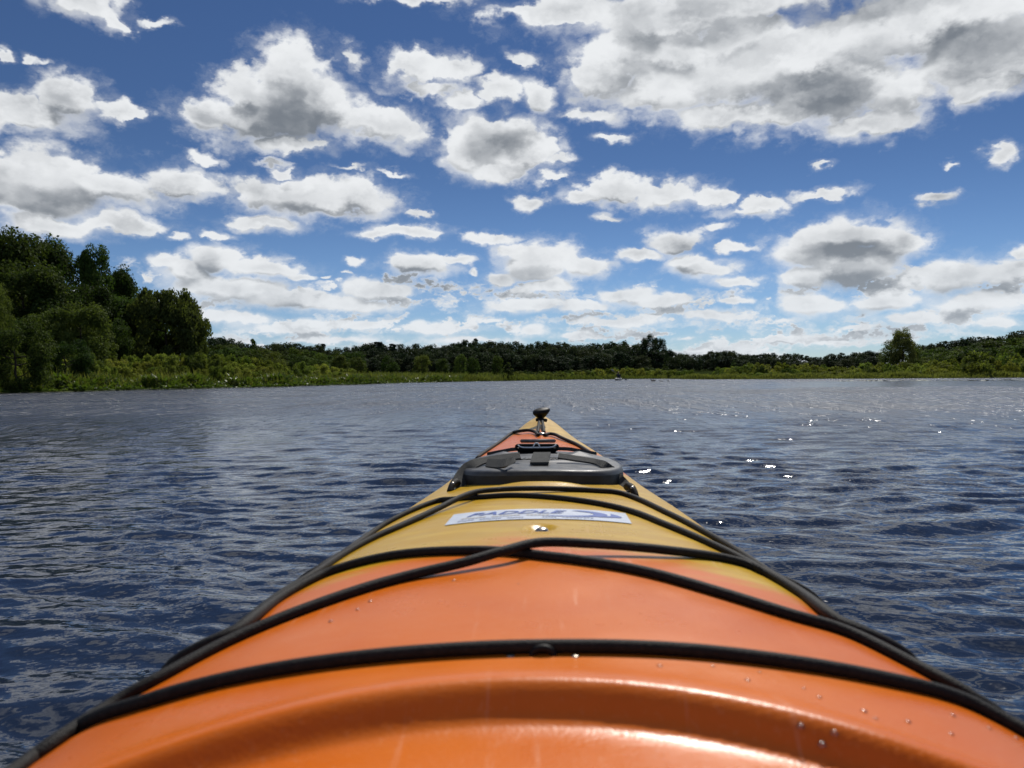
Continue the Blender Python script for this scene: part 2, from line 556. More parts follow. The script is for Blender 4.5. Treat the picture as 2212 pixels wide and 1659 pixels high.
mt_water, g, b = principled('lake_water', (0.013, 0.021, 0.042), 0.04, 0.5)
b.inputs['IOR'].default_value = 1.333
geo = g.new('ShaderNodeNewGeometry').outputs['Position']
sx = g.new('ShaderNodeSeparateXYZ', {0: geo})
px_, py_ = sx.outputs[0], sx.outputs[1]
rr_ = g.v('LENGTH', geo)
aa_ = g.m('ARCTAN2', px_, py_)
ca = g.step(aa_, 0.20, 0.36)
wob = g.m('ADD', g.m('MULTIPLY', g.m('SINE', g.m('MULTIPLY', aa_, 17.0)), 2.0), g.m('MULTIPLY', g.m('SINE', g.m('MULTIPLY', aa_, 41.0)), 1.2))
r2_ = g.m('SUBTRACT', rr_, wob)
cm = g.m('MULTIPLY', ca, g.m('MULTIPLY', g.step(r2_, 30.0, 34.0), g.step(r2_, 56.0, 62.0, 1.0, 0.0)))
# ripples: fine wind ripple everywhere, larger wavelets where the mesh itself is too coarse to carry them
st = g.v('MULTIPLY', geo, (0.85, 1.0, 1.0))
n0 = g.noise(st, 30.0, 2.0, 0.55)
n1 = g.noise(st, 11.0, 3.0, 0.6)
n2 = g.noise(st, 4.2, 3.0, 0.6)
n3 = g.noise(st, 1.5, 3.0, 0.6)
gust = g.step(g.noise(g.v('MULTIPLY', geo, (0.05, 0.12, 1.0)), 1.0, 4.0, 0.65), 0.3, 0.7, 0.55, 1.2)
n4 = g.noise(g.v('MULTIPLY', geo, (4.2, 1.1, 1.0)), 1.0, 3.0, 0.65)
n5 = g.noise(g.v('MULTIPLY', geo, (2.0, 0.30, 1.0)), 1.0, 3.0, 0.65)
patch = g.m('MULTIPLY', g.step(n4, 0.36, 0.64, 0.25, 1.75), g.step(n5, 0.34, 0.68, 0.6, 1.35))
patch = g.m('ADD', 1.0, g.m('MULTIPLY', g.m('SUBTRACT', patch, 1.0), g.step(rr_, 3.0, 10.0)))
h = g.m('MULTIPLY', n0, 0.0022)
h = g.m('ADD', h, g.m('MULTIPLY', n1, g.step(rr_, 2.0, 9.0, 0.004, 0.016)))
h = g.m('ADD', h, g.m('MULTIPLY', n2, g.step(rr_, 6.0, 16.0, 0.0, 0.068)))
h = g.m('ADD', h, g.m('MULTIPLY', n3, g.step(rr_, 12.0, 28.0, 0.0, 0.09)))
h = g.m('MULTIPLY', h, g.m('MULTIPLY', g.m('MULTIPLY', gust, patch), g.m('SUBTRACT', 1.0, g.m('MULTIPLY', cm, 0.80))))
rough = g.m('MULTIPLY', g.step(rr_, 2.0, 15.0, 0.05, 0.35), g.m('SUBTRACT', 1.0, g.m('MULTIPLY', cm, 0.55)))
rough = g.m('MULTIPLY', rough, g.step(g.m('MULTIPLY', n5, gust), 0.30, 0.75, 0.75, 1.2))
spot = g.m('MULTIPLY', g.step(g.noise(geo, 3.1, 2.0, 0.6), 0.70, 0.73), g.step(rr_, 5.0, 12.0))
rough = g.m('ADD', g.m('MULTIPLY', rough, g.m('SUBTRACT', 1.0, spot)), g.m('MULTIPLY', spot, 0.06))
g.l.new(rough, b.inputs['Roughness'])
bump = g.new('ShaderNodeBump', {'Height': h, 'Strength': 1.0, 'Distance': 1.0})
g.l.new(bump.outputs[0], b.inputs['Normal'])
water = link('water', water_mesh(), mt_water)
tag(water, 'dark blue rippled lake water around the kayak', None, None, 'structure')


# ------------------------------------------------------------------ land behind the waterline
def land_mesh():
    az = np.concatenate([np.arange(-0.8, 0.8, 0.006), np.arange(0.8, 2 * np.pi - 0.8, 0.05)])
    off = np.array([-1.2, -0.4, 0.0, 0.3, 0.8, 2, 4, 7, 11, 16, 24, 35, 50, 75, 110, 160, 240, 400, 700, 1300, 2600])
    A, O = np.meshgrid(az, off)
    a2 = np.where(A > np.pi, A - 2 * np.pi, A)
    r = shore_r(a2) + O
    z = land_z(a2, r)
    rg = np.random.default_rng(3)
    z = z + np.where(O > 1, rg.normal(0, 0.05, z.shape), 0)
    V = np.stack([np.sin(A) * r, np.cos(A) * r, z], -1).reshape(-1, 3)
    me = np_mesh('ground', V, grid_faces(len(off), len(az), wrap=True))
    if me.polygons[5000].normal.z < 0:
        me.flip_normals()
    return me


mt_land, g, b = principled('marsh_soil', (0.04, 0.05, 0.02), 1.0, 0.0)
geo = g.new('ShaderNodeNewGeometry').outputs['Position']
nn = g.noise(geo, 0.6, 6.0, 0.65)
c = g.mix(g.step(nn, 0.35, 0.65), (0.016, 0.020, 0.007), (0.028, 0.042, 0.012))
g.l.new(c, b.inputs['Base Color'])
land = link('ground', land_mesh(), mt_land)
tag(land, 'marshy ground behind the waterline all round the lake', None, None, 'structure')

# ------------------------------------------------------------------ kayak: shape of the deck
_kd = np.array([-2.1, -1.9, -1.4, -0.9, -0.4, 0.0, .20, .33, .45, .70, .85, 1.1, 1.28, 1.45, 1.82, 2.07, 2.25, 2.34])
_dc = np.array([.09, .12, .155, .165, .16, .163, .166, .166, .164, .162, .162, .170, .178, .177, .159, .143, .120, .112])
_gd = np.array([-2.1, -1.9, -1.2, -0.6, 0.0, .30, .44, .70, .93, 1.23, 1.44, 1.82, 2.07, 2.25, 2.34])
_dg = np.array([.11, .15, .215, .232, .236, .233, .228, .222, .218, .212, .207, .186, .164, .132, .118])
_wd = np.array([-2.1, -1.9, -1.4, -0.9, -0.4, 0.0, .30, .44, .54, .63, .70, .93, 1.23, 1.44, 1.82, 2.07, 2.25, 2.32, 2.34])
_ww = np.array([.004, .07, .20, .30, .325, .322, .310, .297, .287, .275, .265, .238, .214, .188, .140, .086, .040, .012, .003])
_fy = np.linspace(-2.1, 2.34, 3000)


def _smooth(xs, ys, width):
    v = np.interp(_fy, xs, ys)
    kx = np.arange(-90, 91)
    kern = np.exp(-(kx * (_fy[1] - _fy[0]) / width) ** 2)
    kern /= kern.sum()
    vp = np.concatenate([2 * v[0] - v[90:0:-1], v, 2 * v[-1] - v[-2:-92:-1]])
    return np.convolve(vp, kern, 'valid')


_DC, _DG, _WW = _smooth(_kd, _dc, .06), _smooth(_gd, _dg, .06), np.maximum(_smooth(_wd, _ww, .05), .002)
_DG = np.maximum(_DG, _DC + 0.002)


def sst(x, a, b):
    t = np.clip((x - a) / (b - a), 0, 1)
    return t * t * (3 - 2 * t)


def deck_feat(x, y):
    """height added to the plain deck: knee recess with a raised lip, dimple, ridge before the hatch, cockpit"""
    f = np.zeros_like(x)
    yc = 0.408 - 1.45 * x * x
    e = y - yc
    lip = 0.0065 * np.exp(-(np.where(e > 0, e / 0.022, e / 0.017)) ** 2)
    drop = -0.0120 * sst(-e, 0.002, 0.020)
    sidefade = 1 - sst(np.abs(x), 0.22, 0.28)
    f += (lip + drop) * sidefade
    d = np.hypot(x, (y - 0.828) / 1.15)
    f += -0.0045 * (1 - sst(d, 0.009, 0.017)) + 0.0012 * np.exp(-((d - 0.019) / 0.004) ** 2)
    er = (y - (1.228 - 0.75 * x * x)) / 0.011
    f += 0.0070 * np.exp(-er ** 2) * (1 - sst(np.abs(x), 0.02, 0.105))
    f += 0.003 * sst(y, 1.12, 1.20) * (1 - sst(y, 1.66, 1.74)) * (1 - sst(np.abs(x), 0.10, 0.15))
    # keel line of the foredeck near the bow
    f += 0.004 * np.exp(-(x / 0.012) ** 2) * sst(y, 1.72, 1.85)
    return f


def deck_z(x, y):
    x = np.asarray(x, float); y = np.asarray(y, float)
    dc, dg, w = np.interp(y, _fy, _DC), np.interp(y, _fy, _DG), np.interp(y, _fy, _WW)
    s = np.clip(np.abs(x) / w, 0, 1)
    pw = 0.62
    prof = (1 - s ** 2.1) ** pw
    z = CAM_H - dg + (dg - dc) * prof
    return z + deck_feat(x, y) * (1 - sst(s, 0.86, 0.97))


def deck_normal(x, y):
    e = 1e-3
    nx = -(deck_z(x + e, y) - deck_z(x - e, y)) / (2 * e)
    ny = -(deck_z(x, y + e) - deck_z(x, y - e)) / (2 * e)
    v = np.array([float(nx), float(ny), 1.0])
    return v / np.linalg.norm(v)


def deck_hit(px, py, lift=0.0):
    """point of the deck seen along a view direction; beyond the silhouette, the nearest point of the edge"""
    d = np.array(ray(px, py))
    t = np.linspace(0.25, 2.9, 2650)
    x, y, z = d[0] * t, d[1] * t, CAM_H + d[2] * t
    w = np.interp(y, _fy, _WW)
    zz = deck_z(np.clip(x, -w, w), y)
    gap = z - zz - lift + np.maximum(np.abs(x) - w * 0.995, 0) * 1.0
    hit = np.nonzero((gap < 0) & (np.abs(x) < w * 0.999))[0]
    i = hit[0] if len(hit) else int(np.argmin(np.abs(gap) + np.maximum(np.abs(x) - w, 0) * 2))
    xx = float(np.clip(x[i], -w[i] * .995, w[i] * .995))
    return np.array([xx, float(y[i]), float(deck_z(xx, y[i])) + lift])


def hull_mesh():
    ys = np.concatenate([np.arange(-2.1, 0.26, 0.03), np.arange(0.26, 0.50, 0.0028), np.arange(0.50, 2.34, 0.0065), [2.34]])
    nt = 181
    th = np.linspace(-np.pi / 2, np.pi / 2, nt)
    s = np.sin(th)
    rows = []
    nb = 22
    for y in ys:
        w = np.interp(y, _fy, _WW)
        x = s * w
        z = deck_z(x, np.full(nt, y))
        ph = np.linspace(0, np.pi, nb + 2)[1:-1]
        zg = z[-1]
        rise = np.clip((abs(y - 0.1) - 1.0) / 1.25, 0, 1) ** 2
        keel = -0.09 + rise * 0.17
        xb = np.cos(ph) * w * (np.abs(np.cos(ph)) ** -0.35 if False else 1.0)
        xb = np.sign(np.cos(ph)) * w * np.abs(np.cos(ph)) ** 0.55
        zb = zg - (zg - keel) * np.sin(ph) ** 0.9
        rows.append(np.stack([np.concatenate([x, xb]), np.full(nt + nb, y), np.concatenate([z, zb])], -1))
    n = nt + nb
    V = np.concatenate(rows)
    Fq = grid_faces(len(ys), n, wrap=True, flip=False)
    V = np.concatenate([V, V[:n].mean(0)[None], V[-n:].mean(0)[None]])
    j = np.arange(n); j2 = (j + 1) % n
    t0 = np.stack([j2, j, np.full(n, len(V) - 2)], -1)
    o = (len(ys) - 1) * n
    t1 = np.stack([j + o, j2 + o, np.full(n, len(V) - 1)], -1)
    return np_mesh('hull', V, [Fq, np.concatenate([t0, t1])])


# plastic: orange and yellow resin that run into each other along the boat
mt_hull, g, b = principled('marbled_plastic', (.7, .2, .04), 0.30, 0.36)
geo = g.new('ShaderNodeTexCoord').outputs['Object']
sx = g.new('ShaderNodeSeparateXYZ', {0: geo})
hx, hy, hz = sx.outputs
wn = g.m('SUBTRACT', g.noise(g.v('MULTIPLY', geo, (1.0, 0.6, 1.0)), 7.0, 4.0, 0.55), 0.5)
yy = g.m('ADD', hy, g.m('MULTIPLY', wn, 0.10))
side = g.m('MULTIPLY', g.m('ABSOLUTE', g.m('ADD', hx, 0.03)), -0.45)      # the yellow runs further back along the edges
front = g.step(g.m('ADD', g.m('SUBTRACT', yy, side), g.m('MULTIPLY', g.m('SUBTRACT', g.noise(g.v('MULTIPLY', geo, (3.0, 14.0, 3.0)), 4.0, 4.0, 0.65), 0.5), 0.12)), 0.735, 0.825)
back = g.step(yy, 1.50, 1.56, 1.0, 0.0)
tip = g.step(g.m('ADD', yy, g.m('MULTIPLY', g.m('MAXIMUM', hx, 0.0), 2.2)), 2.03, 2.10)
yel = g.m('MAXIMUM', g.m('MULTIPLY', front, back), tip)
streak = g.noise(g.v('MULTIPLY', geo, (1.0, 5.0, 1.0)), 9.0, 5.0, 0.6)
yel_c = g.mix(g.step(streak, 0.40, 0.70), (0.54, 0.305, 0.003), (0.63, 0.395, 0.018))
org_c = g.mix(g.step(g.noise(geo, 5.0, 4.0, 0.5), 0.3, 0.7), (0.62, 0.125, 0.003), (0.70, 0.165, 0.008))
cc = g.mix(yel, org_c, yel_c)
# fine speckle of the moulded surface and dull scuffs
sp = g.noise(geo, 260.0, 2.0, 0.6)
cc = g.mix(g.step(sp, 0.55, 0.80, 0.0, 0.14), cc, (0.80, 0.42, 0.22))
scr = g.noise(g.v('MULTIPLY', geo, (46.0, 3.0, 3.0)), 3.0, 3.0, 0.7)
dust = g.m('MULTIPLY', g.step(scr, 0.57, 0.76), g.step(g.noise(geo, 6.0, 2.0, 0.5), 0.45, 0.65))
cc = g.mix(g.m('MULTIPLY', dust, 0.26), cc, (0.78, 0.50, 0.36))
g.l.new(cc, b.inputs['Base Color'])
rg_ = g.step(g.noise(geo, 11.0, 4.0, 0.6), 0.3, 0.7, 0.26, 0.36)
g.l.new(g.m('ADD', rg_, g.m('MULTIPLY', dust, 0.12)), b.inputs['Roughness'])
bp = g.new('ShaderNodeBump', {'Height': g.m('ADD', g.noise(geo, 420.0, 2.0, 0.6), g.m('MULTIPLY', g.noise(geo, 34.0, 2.0, 0.5), 2.2)), 'Strength': 0.22, 'Distance': 0.0009})
g.l.new(bp.outputs[0], b.inputs['Normal'])

mt_rope, g, b = principled('black_cord', (0.013, 0.012, 0.012), 0.72, 0.35)
geo = g.new('ShaderNodeTexCoord').outputs['Object']
bp = g.new('ShaderNodeBump', {'Height': g.noise(geo, 700.0, 2.0, 0.6), 'Strength': 0.6, 'Distance': 0.0012})
g.l.new(bp.outputs[0], b.inputs['Normal'])
g.l.new(g.mix(g.step(g.noise(geo, 300.0, 2.0), 0.4, 0.7), (0.004, 0.004, 0.004), (0.012, 0.011, 0.010)), b.inputs['Base Color'])

mt_black, g, b = principled('black_moulded_plastic', (0.008, 0.008, 0.009), 0.5, 0.2)
geo = g.new('ShaderNodeTexCoord').outputs['Object']
g.l.new(g.step(g.noise(geo, 60.0, 3.0), 0.3, 0.7, 0.42, 0.6), b.inputs['Roughness'])

mt_hatch, g, b = principled('grey_rubber', (0.052, 0.056, 0.062), 0.45, 0.5)
geo = g.new('ShaderNodeTexCoord').outputs['Object']
hn = g.noise(geo, 38.0, 5.0, 0.6)
g.l.new(g.mix(g.step(hn, 0.35, 0.7), (0.034, 0.037, 0.041), (0.060, 0.064, 0.068)), b.inputs['Base Color'])
g.l.new(g.step(hn, 0.3, 0.7, 0.36, 0.54), b.inputs['Roughness'])
bp = g.new('ShaderNodeBump', {'Height': g.noise(geo, 500.0, 2.0), 'Strength': 0.25, 'Distance': 0.0008})
g.l.new(bp.outputs[0], b.inputs['Normal'])

mt_web, g, b = principled('grey_webbing', (0.030, 0.030, 0.030), 0.85, 0.2)
geo = g.new('ShaderNodeTexCoord').outputs['Object']
wv = g.new('ShaderNodeTexWave', {'Vector': g.v('MULTIPLY', geo, (1.0, 1.0, 1.0)), 'Scale': 260.0, 'Distortion': 1.5, 'Detail': 2.0}, bands_direction='DIAGONAL').outputs[1]
g.l.new(g.mix(wv, (0.034, 0.035, 0.034), (0.085, 0.086, 0.082)), b.inputs['Base Color'])
bp = g.new('ShaderNodeBump', {'Height': wv, 'Strength': 0.5, 'Distance': 0.0008})
g.l.new(bp.outputs[0], b.inputs['Normal'])

mt_steel, g, b = principled('stainless_steel', (0.46, 0.42, 0.36), 0.16, 0.5, 1.0)
geo = g.new('ShaderNodeTexCoord').outputs['Object']
g.l.new(g.step(g.noise(geo, 200.0, 2.0), 0.3, 0.7, 0.26, 0.40), b.inputs['Roughness'])

kayak = empty('kayak', (0, 0, 0))
tag(kayak, 'orange and yellow kayak with black deck cords, its bow pointing out over the lake', 'kayak')
link('hull', hull_mesh(), mt_hull, kayak)


# ---- deck cords
def cord(pts_px, rad, name='bungee_cord', lifts=None, n=9):
    P = []
    for i, (a, b_) in enumerate(pts_px):
        up = lifts[i] if lifts else 0.0
        P.append(deck_hit(a, b_, rad * 0.85 + up))
    for e_, at_ in ((-1, len(P)), (0, 0)):
        q = P[e_]
        w = float(np.interp(q[1], _fy, _WW))
        if abs(q[0]) > w * 0.80:
            zg_ = CAM_H - float(np.interp(q[1], _fy, _DG))
            P.insert(at_, np.array([math.copysign(w + rad * .5, q[0]), q[1] - .004, zg_ - .004]))
            P.insert(0 if at_ == 0 else len(P), np.array([math.copysign(w + rad * .2, q[0]), q[1] - .006, zg_ - .035]))
    P = catmull(P, n)
    # keep the smoothed line on the deck
    for q in P:
        w = float(np.interp(q[1], _fy, _WW)) * .995
        if abs(q[0]) < w:
            q[2] = max(q[2], float(deck_z(q[0], q[1])) + rad * 0.85)
    v, f = tube(P, rad, 10)
    return link(name, np_mesh(name, v, f), mt_rope, kayak)


RB = 0.0043
cord([(-45, 1668), (30, 1628), (150, 1578), (320, 1513), (500, 1464), (700, 1429), (950, 1405), (1180, 1396), (1450, 1402), (1700, 1428), (1900, 1463), (2060, 1503), (2160, 1550), (2260, 1600)], RB)
cord([(90, 1608), (235, 1525), (345, 1463), (507, 1378), (683, 1306), (853, 1251), (1000, 1216), (1090, 1190), (1170, 1172), (1290, 1176), (1425, 1187), (1560, 1205), (1640, 1230), (1730, 1282), (1815, 1345)], RB,
     lifts=[0, 0, 0, 0, 0, 0, .003, .007, .008, .006, .003, 0, 0, 0, 0])
cord([(508, 1364), (600, 1294), (680, 1249), (740, 1225), (853, 1199), (1000, 1189), (1100, 1192), (1170, 1200), (1260, 1211), (1400, 1236), (1560, 1281), (1700, 1325), (1830, 1364), (1960, 1428), (2100, 1506)], RB)
cord([(512, 1358), (600, 1288), (680, 1238), (740, 1198), (800, 1165), (863, 1137), (941, 1101), (1000, 1072), (1045, 1060), (1149, 1055), (1279, 1059), (1357, 1070), (1438, 1106), (1505, 1140), (1585, 1185), (1660, 1235), (1740, 1285), (1810, 1338)], RB * .92,
     lifts=[0, 0, 0, 0, 0, 0, .002, .007, .007, .003, 0, 0, 0, 0, 0, 0, 0, 0])
cord([(690, 1228), (745, 1193), (800, 1152), (863, 1115), (941, 1083), (980, 1078), (1045, 1073), (1123, 1070), (1253, 1081), (1357, 1102), (1438, 1133), (1530, 1172), (1600, 1206), (1650, 1236)], RB * .92)

# cord at the bow, drawn down to an eye on the centre line
RC = 0.0042
cord([(1036, 978), (1076, 953), (1105, 936), (1124, 931), (1142, 929.5), (1156, 933), (1163, 940)], RC, lifts=[0, 0, .002, .004, .004, .002, 0])
cord([(1176, 940), (1187, 937), (1200, 939), (1214, 946), (1248, 961), (1277, 979)], RC, lifts=[0, .002, .003, .002, 0, 0])


def lathe(profile, sides=20):
    """profile: list of (radius, height) about Z"""
    pr = np.asarray(profile, float)
    a = np.linspace(0, 2 * np.pi, sides, endpoint=False)
    V = np.stack([pr[:, 0:1] * np.cos(a), pr[:, 0:1] * np.sin(a), np.repeat(pr[:, 1:2], sides, 1)], -1).reshape(-1, 3)
    return V, [grid_faces(len(pr), sides, wrap=True)]


def orient(v, loc, normal, spin=0.0):
    n = Vector(normal).normalized()
    q = n.to_track_quat('Z', 'Y').to_matrix()
    M = np.array(q @ Matrix.Rotation(spin, 3, 'Z'))
    return v @ M.T + np.asarray(loc)


def fitting_at(px, py, prof, mat, name, sink=0.0, sides=20):
    p = deck_hit(px, py, -sink)
    v, f = lathe(prof, sides)
    v = orient(v, p, deck_normal(p[0], p[1]))
    return link(name, np_mesh(name, v, f), mat, kayak)


# screw in the dimple behind the sticker, eye under the nearest cord, eye at the bow
p = np.array([0.0, 0.828, float(deck_z(0.0, 0.828))])
v, f = lathe([(0.0080, -0.001), (0.0078, 0.0022), (0.0064, 0.0042), (0.0040, 0.0054), (0.0018, 0.0059), (0.0002, 0.0060)], 24)
bolt = link('bolt', np_mesh('bolt', orient(v, p, deck_normal(0, .828)), f), mt_steel, kayak)

p = np.array([0.0, 0.456, float(deck_z(0.0, 0.456))])
arc = [(-0.0062, 0, -.002), (-0.0058, 0, .0012), (-0.0035, 0, .0032), (0, 0, .0038), (0.0035, 0, .0032), (0.0058, 0, .0012), (0.0062, 0, -.002)]
v, f = tube(catmull(np.array(arc), 6) + p, 0.0024, 10)
pad = link('pad_eye', np_mesh('pad_eye', v, f), mt_black, kayak)
v, f = lathe([(0.0026, 0), (0.0025, 0.0006), (0.0016, 0.001), (0.0002, 0.0011)], 16)
for sxn in (-1, 1):
    q = p + np.array([sxn * 0.019, -0.002, 0.0])
    q[2] = float(deck_z(q[0], q[1])) - 0.0003
    s_ = link('screw', np_mesh('screw', orient(v, q, deck_normal(q[0], q[1])), f), mt_steel, pad)

pb = deck_hit(1171, 939.5)
v, f = lathe([(0.010, -.002), (0.0095, .003), (0.007, .0055), (0.004, .0065), (0.0002, .0068)], 18)
link('bow_eye', np_mesh('bow_eye', orient(v, pb, deck_normal(pb[0], pb[1])), f), mt_steel, kayak)

# ---- carrying toggle on the bow
tog = []
base = np.array([0.001, 2.24, float(deck_z(0.0, 2.24)) + 0.0])
ax = np.array([0.10, -0.62, 0.20]); ax /= np.linalg.norm(ax)
c0 = np.array(ray(1169, 905)) ; 
tz = CAM_H + 2.14 * ray(1168, 894).z / ray(1168, 894).y
tx = 2.14 * ray(1168, 894).x / ray(1168, 894).y
prof = [(0.0004, -0.0165), (0.0045, -0.0160), (0.0085, -0.0125), (0.0150, -0.0060), (0.0205, 0.0005), (0.0235, 0.0065), (0.0232, 0.0100), (0.0195, 0.0132), (0.0110, 0.0152), (0.0004, 0.0158)]
v, f = lathe(prof, 24)
v[:, 1] *= 0.72
v[:, 2] += 0.20 * v[:, 0] * np.clip((v[:, 2] + 0.010) / 0.012, 0, 1)
v[:, 0] += np.where(v[:, 0] > 0, v[:, 0] * 0.10, 0)
toggle = link('toggle_handle', np_mesh('toggle_handle', orient(v, (tx, 2.14, tz), (0.10, -0.25, 1.0)), f), mt_black, kayak)
top = np.array([tx, 2.14, tz - 0.013])
for (a, b_, ox) in [(1162, 935, -.003), (1175.5, 935, .003)]:
    q = deck_hit(a, b_, 0.003)
    mid = (q + top) / 2 + np.array([ox * .6, 0, -.001])
    v, f = tube(catmull([q, mid, top + np.array([ox, 0, 0])], 8), 0.0042, 8)
    link('toggle_cord', np_mesh('toggle_cord', v, f), mt_rope, kayak)
q1, q2 = top + np.array([-.012, -.01, -.003]), top + np.array([.016, -.01, -.005])
v, f = tube(catmull([q1, (q1 + q2) / 2 + np.array([0, -.006, .002]), q2], 6), 0.0046, 8)
link('knot', np_mesh('knot', v, f), mt_rope, kayak)

# ---- hatch cover
HY0, HY1, HW = 1.262, 1.640, 0.150
HZ = CAM_H - 0.157


def hatch_r(th):
    """outline in plan, superellipse a little wider behind"""
    n = 3.2
    c, s_ = np.cos(th), np.sin(th)
    x = np.sign(c) * np.abs(c) ** (2 / n)
    y = np.where(s_ < 0, -np.abs(s_) ** (2 / 2.35), np.abs(s_) ** (2 / 2.8))
    return x * HW * (1 - 0.10 * np.maximum(y, 0)), (HY0 + HY1) / 2 + y * (HY1 - HY0) / 2


def hatch_top(x, y):
    u = x / HW
    t = (y - HY0) / (HY1 - HY0)
    z = HZ - 0.0035 + 0.0085 * (1 - u * u) - 0.0040 * t
    # lens shaped raised panel and two knuckles at the back
    lens = np.hypot(x / 0.085, (y - 1.47) / 0.085)
    z = z + 0.0024 * (1 - sst(lens, 0.86, 1.0))
    for sx_ in (-0.078, 0.077):
        dd = np.maximum(np.abs(x - sx_) / 0.026, np.abs(y - 1.565) / 0.034)
        z = z + 0.0075 * np.clip(1 - dd, 0, 1)
    return z


def hatch_mesh():
    nth = 144
    th = np.linspace(0, 2 * np.pi, nth, endpoint=False)
    ex, ey = hatch_r(th)
    cy = (HY0 + HY1) / 2
    rings = []
    for k_ in np.linspace(0.02, 0.955, 40):
        x, y = ex * k_, cy + (ey - cy) * k_
        rings.append(np.stack([x, y, hatch_top(x, y)], -1))
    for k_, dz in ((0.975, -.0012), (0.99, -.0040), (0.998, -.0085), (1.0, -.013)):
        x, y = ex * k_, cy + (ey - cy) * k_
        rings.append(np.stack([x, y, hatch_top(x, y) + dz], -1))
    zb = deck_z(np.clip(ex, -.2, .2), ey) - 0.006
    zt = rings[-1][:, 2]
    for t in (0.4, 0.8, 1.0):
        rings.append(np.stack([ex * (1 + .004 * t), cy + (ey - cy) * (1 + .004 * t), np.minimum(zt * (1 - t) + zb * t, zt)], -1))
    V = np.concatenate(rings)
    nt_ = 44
    sk = np_mesh('hatch_shaded_skirt', np.concatenate(rings[nt_ - 2:]), grid_faces(len(rings) - nt_ + 2, nth, wrap=True))
    V = np.concatenate(rings[:nt_ - 1])
    Fq = grid_faces(nt_ - 1, nth, wrap=True)
    V = np.concatenate([V, [[0, cy, float(hatch_top(np.array(0.), np.array(cy)))]]])
    j = np.arange(nth)
    tri = np.stack([j, (j + 1) % nth, np.full(nth, len(V) - 1)], -1)[:, ::-1]
    return np_mesh('hatch_cover', V, [Fq, tri]), sk


mt_skirt_shade, g, b = principled('shaded_skirt_rubber', (0.016, 0.016, 0.017), 0.5, 0.35)  # darker hatch rubber: shade on the skirt is put into the colour
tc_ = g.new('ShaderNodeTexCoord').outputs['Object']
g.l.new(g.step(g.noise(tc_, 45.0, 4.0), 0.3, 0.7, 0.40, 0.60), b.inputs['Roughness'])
_top, _rim = hatch_mesh()
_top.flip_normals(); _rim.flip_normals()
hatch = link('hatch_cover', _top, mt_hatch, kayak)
link('hatch_shaded_skirt', _rim, mt_skirt_shade, hatch)


def hatch_pt(px, py, lift=0.0):
    """point of the hatch top along a view direction"""
    d = np.array(ray(px, py))
    t = (HZ + 0.006 + lift - CAM_H) / d[2]
    for _ in range(12):
        q = d * t
        zt = float(hatch_top(np.array(q[0]), np.array(np.clip(q[1], HY0, HY1)))) + lift
        t += 0.8 * ((zt - CAM_H) / d[2] - t)
    q = d * t
    return np.array([q[0], q[1], CAM_H + q[2]])


# raised script on the hatch, partly under the middle strap: local units, 1 = letter height
def script_strokes():
    S_ = []
    o = np.linspace(0.6, 0.6 + 2 * np.pi * 1.12, 26)
    S_.append([(0.55 + 0.50 * math.cos(t) + 0.12 * math.sin(t), 0.5 + 0.46 * math.sin(t)) for t in o] + [(1.05, 1.05)])
    S_.append([(1.15, 0.25), (1.55, 0.95), (1.48, 1.05), (1.30, 0.55), (1.28, 0.05), (1.50, 0.10)])
    S_.append([(1.95, 0.42), (1.75, 0.42), (1.62, 0.18), (1.75, 0.02), (1.95, 0.20), (2.30, 1.10), (2.05, 0.22), (2.12, 0.02), (2.35, 0.14)])
    S_.append([(2.95, 0.92), (3.5, 1.0), (4.35, 1.02)])
    S_.append([(3.60, 0.98), (3.40, 0.35), (3.20, 0.03), (3.02, 0.10)])
    S_.append([(3.75, 0.10), (3.85, 0.42), (4.05, 0.38), (3.95, 0.06), (3.76, 0.12), (4.10, 0.34), (4.22, 0.40), (4.24, 0.06), (4.45, 0.10), (4.52, 0.40), (4.56, 0.06), (4.80, 0.14), (4.82, 0.42), (4.95, 0.38)])
    S_.append([(4.95, 0.06), (5.05, 0.42), (5.08, 0.10), (5.30, 0.40), (5.34, 0.08), (5.62, 0.12), (5.85, 0.30)])
    S_.append([(-0.15, -0.12), (1.0, -0.10), (2.4, -0.12), (3.3, -0.11)])
    return S_


parts = []
for st_ in script_strokes():
    P = []
    for (u, w_) in st_:
        x = -0.062 + u * 0.0212
        y = 1.418 + w_ * 0.030
        P.append((x, y, float(hatch_top(np.array(x), np.array(y))) + 0.0004))
    parts.append(tube(catmull(P, 5), 0.0009, 6))
v, f = merge(parts)
mt_ink, g, b = principled('dark_moulded_lettering', (0.014, 0.014, 0.016), 0.5, 0.4)
link('script_lettering', np_mesh('script_lettering', v, f), mt_ink, hatch)


# ---- webbing straps: ribbons with a little thickness
def ribbon(center, width_vec, th=0.0016, wid=0.0125):
    c_ = catmull(center, 7)
    w_ = catmull(width_vec, 7)
    w_ = w_ / np.linalg.norm(w_, axis=1)[:, None]
    t_ = np.gradient(c_, axis=0)
    n_ = np.cross(w_, t_); n_ /= np.linalg.norm(n_, axis=1)[:, None]
    n_ *= np.sign(n_[:, 2:3] + 1e-9)
    a = c_ - w_ * wid + n_ * th; b_ = c_ + w_ * wid + n_ * th
    c2 = c_ + w_ * wid - n_ * th; d_ = c_ - w_ * wid - n_ * th
    m_ = len(c_)
    V = np.stack([a, b_, c2, d_], 1).reshape(-1, 3)
    Fq = grid_faces(m_, 4, wrap=True)
    caps = np.array([[3, 2, 1, 0], [(m_ - 1) * 4 + i for i in range(4)]])
    return V, [np.concatenate([Fq, caps])]


def strap(center, wv, name='strap', **kw):
    v, f = ribbon(center, wv, **kw)
    return link(name, np_mesh(name, v, f, smooth=False), mt_web, kayak)


def hp(px, py, lift=0.003):
    return hatch_pt(px, py, lift)


